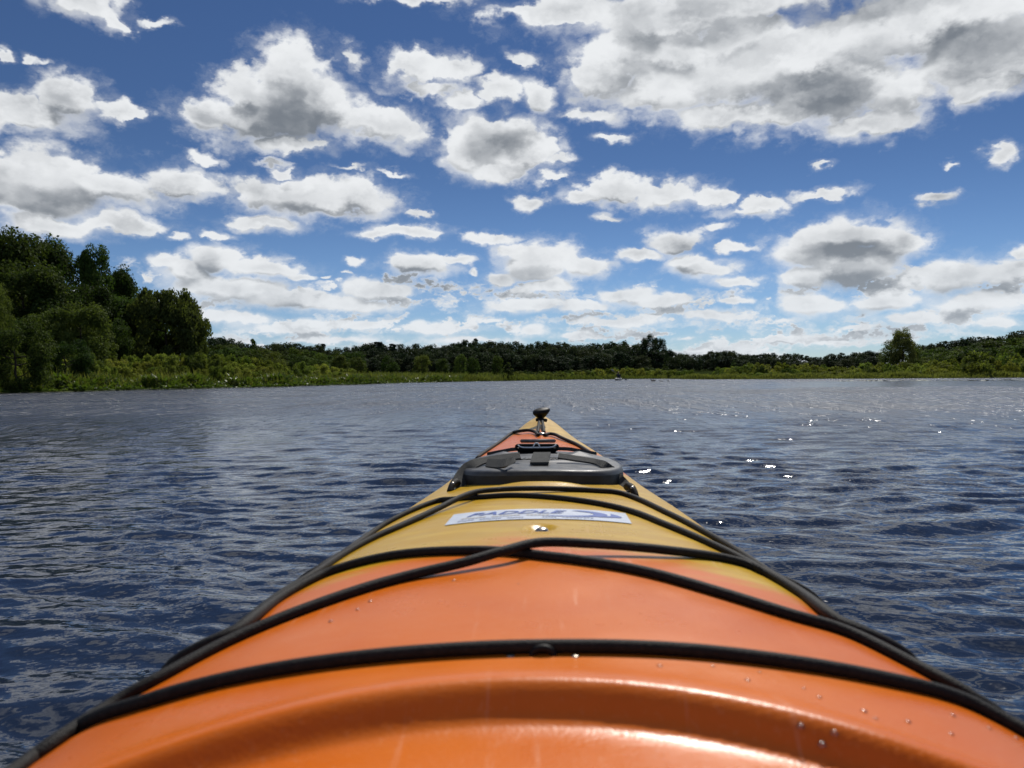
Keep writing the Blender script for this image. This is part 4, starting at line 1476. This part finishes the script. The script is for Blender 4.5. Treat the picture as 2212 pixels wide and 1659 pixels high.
# ---- tree line beyond the marsh: skyline rows by section
SECT = [
    # px0, px1, skyline y, distance, step, half width, section label, material
    (452, 600, [(452, 728), (480, 736), (505, 734), (545, 744), (600, 743)], 128, 19, 22, 'just right of the willow'),
    (600, 770, [(600, 744), (640, 742), (700, 752), (770, 750)], 155, 18, 20, 'behind the left shrubs'),
    (770, 960, [(770, 750), (820, 741), (865, 748), (900, 744), (960, 752)], 190, 17, 18, 'behind the marsh left of the bow'),
    (960, 1180, [(960, 750), (975, 740), (1010, 736), (1030, 738), (1100, 741), (1180, 742)], 215, 17, 19, 'on the rise beyond the bow'),
    (1180, 1390, [(1180, 741), (1250, 742), (1330, 738), (1390, 743)], 225, 17, 19, 'left of the twin tree'),
    (1436, 1620, [(1436, 756), (1460, 759), (1510, 763), (1565, 758), (1620, 764)], 235, 11, 11, 'right of the twin tree'),
    (1620, 1910, [(1620, 765), (1665, 761), (1700, 766), (1780, 768), (1850, 762), (1910, 758)], 250, 11, 11, 'far behind the right shrubs'),
    (1985, 2240, [(1985, 744), (2020, 743), (2073, 733), (2110, 731), (2150, 728), (2180, 722), (2240, 716)], 150, 20, 24, 'at the right edge'),
]
for (p0, p1, sky_, dist, step_, hw, lab) in SECT:
    sx_, sy_ = zip(*sky_)
    grp = 'trees of the far tree line'
    for row, (dy, dd, off) in enumerate(((0, 1.0, 0.0), (12, 0.93, 0.5), (25, 0.86, 0.2))):
        if row == 2 and dist > 230:
            continue
        px = p0 + step_ * off
        count = 0
        while px < p1:
            top = float(np.interp(px, sx_, sy_)) + dy + rt.uniform(-3.5, 5.0)
            kind = 'far' if rt.random() < 0.93 else 'fartall'
            lb = f"{ORD[count]} tree from the left in the {('skyline', 'middle', 'lowest')[row]} row {lab}"
            count += 1
            tree_at(kind, px, top, dist * dd * rt.uniform(.97, 1.03), hw * 1.3 * rt.uniform(.8, 1.25) * (0.75 if kind == 'fartall' else 1), lb, grp, mat=MT_FAR if dist > 180 or row == 0 else MT_MID)
            px += step_ * rt.uniform(0.8, 1.25) * (1.0, 1.15, 1.3)[row]

# single trees that stand out of the line
GS = None
tree_at('broad', 1402, 722, 212, 22, 'left and taller half of the tall twin tree on the far shore', None, 'tall_tree', MT_FAR, 0)
tree_at('broad', 1424, 730, 214, 20, 'right and lower half of the tall twin tree on the far shore', None, 'tall_tree', MT_FAR, 1)
tree_at('far', 1413, 756, 208, 34, 'dark spreading tree at the foot of the tall twin tree', None, 'broadleaf_tree', MT_FAR)
tree_at('broad', 1944, 732, 122, 40, 'broad lower crown of the lone green tree above the right shrubs', None, 'broadleaf_tree', MT_WILLOW, 1)
tree_at('broad', 1950, 713, 120, 24, 'lone green tree standing above the right shore shrubs', None, 'tall_tree', MT_WILLOW, 2)
tree_at('pine', 1027, 731, 218, 13, 'dark pine with a flat spreading top above the wooded rise', None, 'pine_tree', MT_PINE)
tree_at('pine', 699, 742, 168, 12, 'small dark pine poking out of the low left tree line', None, 'pine_tree', MT_PINE)
tree_at('pine', 820, 738, 182, 20, 'dark ragged pine in the tree line left of the bow', None, 'pine_tree', MT_PINE)
tree_at('pine', 848, 742, 184, 14, 'dark pine just right of the ragged pine', None, 'pine_tree', MT_PINE)
tree_at('fartall', 548, 733, 124, 12, 'thin pale tree top in the tree line right of the willow', None, 'tall_tree', MT_MID)
# darker small trees in front of the line, standing on the marsh
FR = [(770, 772, 110, 20), (840, 770, 112, 22), (912, 768, 115, 22), (995, 766, 118, 17), (1020, 772, 116, 13), (1075, 770, 118, 14), (955, 776, 120, 16), (735, 768, 104, 22), (690, 764, 100, 24),
      (640, 766, 96, 24), (590, 762, 92, 26), (545, 756, 90, 24), (490, 752, 88, 24)]
for i, (px, top, dist, hw) in enumerate(sorted(FR)):
    tree_at('far', px, top, dist, hw, f'{ORD[i]} from the left of the small round trees on the marsh edge before the wood', 'small trees on the marsh edge', mat=MT_MID)
for i, (px, top, dist, hw) in enumerate([(988, 771, 122, 13), (1032, 773, 122, 8), (1345, 775, 190, 11), (1585, 777, 190, 9), (1435, 776, 150, 5)]):
    tree_at('cone', px, top, dist, hw, ('wider of two pointed trees before the wood left of the bow', 'thinner of two pointed trees before the wood left of the bow', 'pointed pale tree at the foot of the rise left of the twin tree', 'pointed tree where the right shore begins', 'tiny pointed tree below the twin tree')[i], 'small pointed trees', name='conical_tree', mat=MT_MID)
tree_at('cone', 1097, 781, 104, 17, 'small pointed bushy tree at the waterline just left of the bow', None, 'conical_tree', MT_MID)

# ---- shrubs on both banks and along the far waterline
def shrub_row(p0, p1, tops, dist_fn, step_, hw, label, group, mat, kind, jit=5, dy=0):
    sx_, sy_ = zip(*tops)
    px = p0
    count = 0
    while px < p1:
        top = float(np.interp(px, sx_, sy_)) + dy + rt.uniform(-jit, jit)
        dist = dist_fn(px) * rt.uniform(0.98, 1.03)
        count += 1
        tree_at(kind, px, top, dist, hw * rt.uniform(.75, 1.3), f'{ORD[count - 1]} shrub from the left in the {label}', group, name='shrub', mat=mat, cat='shrub')
        px += step_ * rt.uniform(.75, 1.3)


def shore_px(px):
    d = ray(px, 815)
    return float(shore_r(math.atan2(d.x, d.y)))


GLS, GRS, GFS = 'shrubs on the left bank', 'shrubs on the right shore', 'low shrubs along the far waterline'
left_top = [(0, 762), (100, 768), (180, 756), (260, 766), (330, 765), (420, 764), (470, 764), (560, 775), (640, 784), (740, 795), (830, 798), (1060, 803)]
shrub_row(-60, 760, left_top, lambda p: shore_px(p) + 9.0, 27, 26, 'top row of the left bank', GLS, MT_SHRUB, 'shrub')
shrub_row(-50, 800, left_top, lambda p: shore_px(p) + 6.0, 29, 25, 'middle row of the left bank', GLS, MT_SHRUB, 'shrub', dy=13)
shrub_row(-40, 860, left_top, lambda p: shore_px(p) + 3.6, 31, 22, 'lowest row behind the left water plants', GLS, MT_SHRUB, 'shrub', dy=26, jit=4)
for i, (px, top, hw) in enumerate([(185, 757, 36), (95, 790, 30), (420, 762, 28), (140, 800, 22), (460, 770, 20)]):
    tree_at('shrub', px, top, shore_px(px) + 5, hw, ('large dark rounded shrub below the pointed tree top on the left bank', 'dark shrub low on the left bank beside the leafy bush', 'dark shrub below the right edge of the willow', 'small dark shrub just above the water plants of the left bank', 'small dark shrub at the right foot of the willow')[i], GLS, name='shrub', mat=MT_MID, cat='shrub')
mid_top = [(700, 800), (1110, 804), (1180, 806), (1240, 801), (1330, 797), (1440, 797), (1480, 800), (1520, 800)]
shrub_row(1115, 1500, mid_top, lambda p: shore_px(p) + 8, 17, 14, 'front row on the far waterline', GFS, MT_SHRUB, 'farshrub', jit=3)
shrub_row(1120, 1500, mid_top, lambda p: shore_px(p) + 22, 20, 16, 'dull row behind the far waterline', GFS, MT_MID, 'farshrub', jit=3, dy=-3)
right_top = [(1500, 806), (1560, 795), (1620, 785), (1680, 786), (1730, 788), (1800, 790), (1880, 786), (1960, 783), (2050, 775), (2110, 765), (2150, 760), (2212, 768), (2300, 766)]
shrub_row(1560, 2250, right_top, lambda p: shore_px(p) + 13, 22, 20, 'top row of the right thicket', GRS, MT_SHRUB, 'farshrub', jit=4)
shrub_row(1535, 2250, right_top, lambda p: shore_px(p) + 8, 24, 19, 'middle row of the right thicket', GRS, MT_SHRUB, 'farshrub', dy=10, jit=4)
shrub_row(1520, 2250, right_top, lambda p: shore_px(p) + 4, 30, 15, 'lowest row behind the right shore grass', GRS, MT_SHRUB, 'farshrub', dy=18, jit=3)
for i, (px, top, hw) in enumerate([(2115, 762, 34), (2160, 768, 26), (1645, 790, 16), (1880, 790, 18), (1700, 795, 14)]):
    tree_at('farshrub', px, top, shore_px(px) + 6, hw, ('largest dark rounded shrub of the right thicket', 'dark rounded shrub just right of the largest one in the right thicket', 'dark shrub near the left end of the right thicket', 'dark shrub below the lone tree on the right', 'small dark shrub in the middle of the right thicket')[i], GRS, name='shrub', mat=MT_MID, cat='shrub')


# ---- what nobody could count: water plants, grass, lily pads
def blade_field(name, n, azr, depth, height, width, mat, label, seed, broad=False, clump=0.0):
    rg = np.random.default_rng(seed)
    a0, a1 = azr
    a = rg.uniform(a0, a1, n)
    e = depth[0] + (depth[1] - depth[0]) * rg.random(n) ** 1.2
    r = shore_r(a) + e
    x, y = np.sin(a) * r, np.cos(a) * r
    z = np.maximum(land_z(a, r), -0.02) - 0.02
    mod = 0.75 + 0.35 * np.sin(a * 95 + 2 * np.sin(e)) * np.sin(a * 37 + e * .8)
    h_ = rg.uniform(height[0], height[1], n) * np.clip(mod, .35, 1.2) * np.clip(0.45 + e / 1.5, 0.4, 1)
    ang = rg.uniform(0, 6.28, n)
    lean = rg.uniform(0.1, 0.55, n) * h_
    lx, ly = np.cos(ang) * lean, np.sin(ang) * lean
    w_ = rg.uniform(width[0], width[1], n)
    sx_, sy_ = -np.sin(ang) * w_, np.cos(ang) * w_
    b0 = np.stack([x, y, z], -1)
    side_ = np.stack([sx_, sy_, np.zeros(n)], -1)
    tip = b0 + np.stack([lx, ly, h_], -1)
    mid = b0 + np.stack([lx * .35, ly * .35, h_ * .62], -1)
    if broad:   # stalk, then a broad tilted leaf
        tip = b0 + np.stack([lx * 1.5, ly * 1.5, h_ * .95], -1)
        V = np.stack([mid - side_ * .12, mid + side_ * .12, (mid + tip) / 2 + side_, tip, (mid + tip) / 2 - side_], 1)
        base_ = np.stack([b0 - side_ * .08, b0 + side_ * .08], 1)
        V = np.concatenate([V, base_], 1).reshape(-1, 3)
        o = np.arange(n)[:, None] * 7
        q = np.concatenate([o + np.array([[6 - 1, 6, 1, 0]]), o + np.array([[0, 1, 2, 4]])])
        t = o + np.array([[4, 2, 3]])
        me_ = np_mesh(name, V, [q, t], smooth=False)
    else:
        V = np.stack([b0 - side_, b0 + side_, mid + side_ * .8, mid - side_ * .8, tip], 1).reshape(-1, 3)
        o = np.arange(n)[:, None] * 5
        me_ = np_mesh(name, V, [o + np.array([[0, 1, 2, 3]]), o + np.array([[3, 2, 4]])], smooth=False)
    ob = link(name, me_, mat)
    tag(ob, label, None, None, 'stuff')
    return ob


AL, AM, AR0, AR1 = -0.68, -0.02, 0.17, 0.66
blade_field('water_plants', 15000, (AL, -0.10), (-0.35, 3.2), (0.35, 0.85), (0.045, 0.10), MT_HERB, 'broad leaved water plants along the left waterline', 31, broad=True)
blade_field('bank_grass', 16000, (AL, -0.05), (0.2, 7.0), (0.5, 1.1), (0.012, 0.03), MT_GRASS, 'green grass between the shrubs of the left bank', 32)
blade_field('marsh_grass', 26000, (-0.22, 0.16), (0.0, 55.0), (0.55, 1.0), (0.04, 0.09), MT_GRASS, 'pale green marsh grass spreading behind the far waterline', 33)
blade_field('shore_grass', 22000, (AR0 - .02, AR1), (-0.1, 6.0), (0.4, 0.8), (0.03, 0.07), MT_GRASS, 'green grass along the right waterline', 34)


def lily_field(name, n, azr, depth, size, label, seed):
    rg = np.random.default_rng(seed)
    a = rg.uniform(azr[0], azr[1], n)
    e = depth[0] + (depth[1] - depth[0]) * rg.random(n)
    r = shore_r(a) + e
    k_ = 7
    ang = np.linspace(0.3, 6.0, k_)
    s_ = rg.uniform(size[0], size[1], n)
    ph = rg.uniform(0, 6.28, n)
    tilt = rg.normal(0, 0.10, (n, 2))
    dx = np.cos(ang[None] + ph[:, None]) * s_[:, None]
    dy = np.sin(ang[None] + ph[:, None]) * s_[:, None]
    z = 0.014 + rg.uniform(0, .012, n)[:, None] + dx * tilt[:, :1] + dy * tilt[:, 1:]
    V = np.stack([np.sin(a)[:, None] * r[:, None] + dx, np.cos(a)[:, None] * r[:, None] + dy, z], -1).reshape(-1, 3)
    F_ = np.arange(n * k_).reshape(n, k_)
    ob = link(name, np_mesh(name, V, F_, smooth=False), MT_LILY)
    tag(ob, label, None, None, 'stuff')


lily_field('lily_pads', 1500, (AL, -0.06), (-1.5, 0.1), (0.06, 0.15), 'round lily pads floating at the foot of the left bank', 41)
lily_field('lily_pads', 500, (0.36, 0.66), (-38.0, -30.0), (0.07, 0.16), 'thin mat of floating lily pads in the calm strip of water on the right', 42)

# ------------------------------------------------------------------ small life on the water: a paddler and a family of ducks
mt_skin, g, b = principled('skin', (0.42, 0.26, 0.19), 0.55, 0.35)
mt_shirt, g, b = principled('dark_shirt', (0.03, 0.035, 0.05), 0.8, 0.2)
mt_pale_hull, g, b = principled('pale_hull_plastic', (0.30, 0.30, 0.28), 0.5, 0.3)
mt_feather, g, b = principled('dark_brown_feathers', (0.035, 0.026, 0.02), 0.7, 0.25)
oc = g.new('ShaderNodeTexCoord').outputs['Object']
g.l.new(g.mix(g.step(g.noise(oc, 30.0, 3.0), 0.35, 0.7), (0.022, 0.017, 0.014), (0.065, 0.05, 0.038)), b.inputs['Base Color'])


def skin_body(name, verts, edges, radii, mat, parent=None, loc=(0, 0, 0), rz=0.0, sub=1, scale=1.0):
    me_ = bpy.data.meshes.new(name)
    me_.from_pydata([tuple(c * scale for c in v_) for v_ in verts], edges, [])
    o = link(name, me_, mat, parent)
    md = o.modifiers.new('skin', 'SKIN')
    for i, r_ in enumerate(radii):
        me_.skin_vertices[0].data[i].radius = (r_ * scale, r_ * scale)
    me_.skin_vertices[0].data[0].use_root = True
    s_ = o.modifiers.new('sub', 'SUBSURF'); s_.levels = sub; s_.render_levels = sub
    o.location = loc
    o.rotation_euler = (0, 0, rz)
    return o


def on_water(px, py):
    d = ray(px, py)
    t = -CAM_H / d.z
    return d.x * t, d.y * t


def duck(px, py, rz, scale, neck, label, cat, name, group=None):
    x, y = on_water(px, py)
    root = empty(name, (x, y, 0.0), rz)
    tag(root, label, cat, group)
    V = [(0, 0, .05), (-.14, 0, .055), (-.24, 0, .09), (.12, 0, .06), (.19, 0, .11), (.215, 0, .11 + neck * .5), (.225, 0, .12 + neck), (.27, 0, .13 + neck)]
    E = [(0, 1), (1, 2), (0, 3), (3, 4), (4, 5), (5, 6), (6, 7)]
    skin_body('body', V, E, [.085, .075, .022, .075, .042, .028, .036, .022], mt_feather, root, sub=2, scale=scale)
    v, f = tube(np.array([(.285, 0, .130 + neck), (.31, 0, .124 + neck), (.335, 0, .120 + neck)]) * scale, np.array([.013, .010, .005]) * scale, 8)
    link('bill', np_mesh('bill', v, f), mt_black, root)
    return root


duck(1411, 823.6, math.pi - .2, 1.0, .17, 'dark duck with its neck raised leading ducklings across the lake', 'duck', 'duck')
for (px, py, s_, lab) in [(1426.5, 823.8, .42, 'first duckling right behind the duck'), (1430.5, 823.9, .46, 'second duckling close behind the first one'), (1444, 823.6, .5, 'last duckling trailing well behind the others')]:
    duck(px, py, math.pi + .1, s_, .08, lab, 'duckling', 'duckling', 'ducklings following the duck')

# paddler far off by the opposite waterline
kx_, ky_ = on_water(1336, 821.6)
rzk = math.pi / 2 - 0.30
boat = empty('touring_kayak', (kx_, ky_, 0.0), rzk)
tag(boat, 'small pale kayak far off near the opposite waterline', 'kayak')
t_ = np.linspace(-1, 1, 25)
wv_ = 0.32 * (1 - np.abs(t_) ** 2.2) + 0.004
rows = []
for tt, ww in zip(t_, wv_):
    a_ = np.linspace(0, 2 * np.pi, 16, endpoint=False)
    zc = 0.10 + 0.10 * abs(tt) ** 3
    rows.append(np.stack([np.full(16, tt * 2.0), np.cos(a_) * ww, zc + np.sin(a_) * np.minimum(.18, ww * .8 + .02)], -1))
link('hull', np_mesh('hull', np.concatenate(rows), grid_faces(25, 16, wrap=True)), mt_pale_hull, boat)
v, f = tube(np.array([(.45 * math.cos(t) - .1, .24 * math.sin(t), .27) for t in np.linspace(0, 2 * np.pi, 25)]), 0.02, 6)
link('coaming', np_mesh('coaming', v, f), mt_black, boat)
person = empty('person', (kx_, ky_, 0.18), rzk)
tag(person, 'distant paddler in dark clothes sitting upright in the pale kayak', 'person')
V = [(0, 0, .10), (0, 0, .30), (.02, 0, .50), (.02, 0, .58), (.03, 0, .66), (.04, 0, .77), (.02, .19, .50), (.16, .30, .36), (.34, .24, .52), (.02, -.19, .50), (.18, -.26, .34), (.34, -.14, .30), (.28, .10, .06), (.60, .11, .16), (.95, .10, .02), (.28, -.10, .06), (.60, -.11, .16), (.95, -.10, .02)]
E = [(0, 1), (1, 2), (2, 3), (3, 4), (4, 5), (2, 6), (6, 7), (7, 8), (2, 9), (9, 10), (10, 11), (0, 12), (12, 13), (13, 14), (0, 15), (15, 16), (16, 17)]
skin_body('body', V, E, [.16, .15, .15, .055, .085, .075, .075, .05, .035, .075, .05, .035, .09, .07, .05, .09, .07, .05], mt_shirt, person, sub=2)
v, f = lathe([(0.002, .0), (.05, .02), (.082, .07), (.088, .12), (.075, .18), (.04, .215), (.002, .225)], 14)
link('head', np_mesh('head', v * np.array([1.08, .9, 1.0]) + np.array([.045, 0, .655]), f), mt_skin, person)
pad_ = empty('paddle', (kx_, ky_, 0.18), rzk)
tag(pad_, 'paddle with pale blades raised across the distant paddler', 'paddle')
pA, pB = np.array([.36, .62, .92]), np.array([.34, -.66, .02])
v, f = tube(np.array([pA, (pA + pB) / 2, pB]), 0.016, 8)
link('shaft', np_mesh('shaft', v, f), mt_black, pad_)
for (q, s_) in ((pA, 1), (pB, -1)):
    dr_ = (pA - pB) / np.linalg.norm(pA - pB) * s_
    c = [q + dr_ * t for t in (0, .1, .25, .38, .44)]
    wv2 = np.array([.02, .07, .10, .08, .02])
    nrm = np.cross(dr_, np.array([1.0, 0, 0])); nrm /= np.linalg.norm(nrm)
    V = np.concatenate([[c_ + nrm * w_ + np.array([o_, 0, 0]), c_ - nrm * w_ + np.array([o_, 0, 0])] for o_ in (0.006, -0.006) for c_, w_ in zip(c, wv2)])
    F_ = [[2 * i, 2 * i + 1, 2 * i + 3, 2 * i + 2] for i in range(4)] + [[10 + 2 * i + 1, 10 + 2 * i, 10 + 2 * i + 2, 10 + 2 * i + 3] for i in range(4)]
    F_ += [[2 * i, 2 * i + 2, 12 + 2 * i, 10 + 2 * i] for i in range(4)] + [[2 * i + 3, 2 * i + 1, 11 + 2 * i, 13 + 2 * i] for i in range(4)] + [[0, 10, 11, 1], [8, 9, 19, 18]]
    link('blade', np_mesh('blade', V, np.array(F_)), mt_pale_hull, pad_)
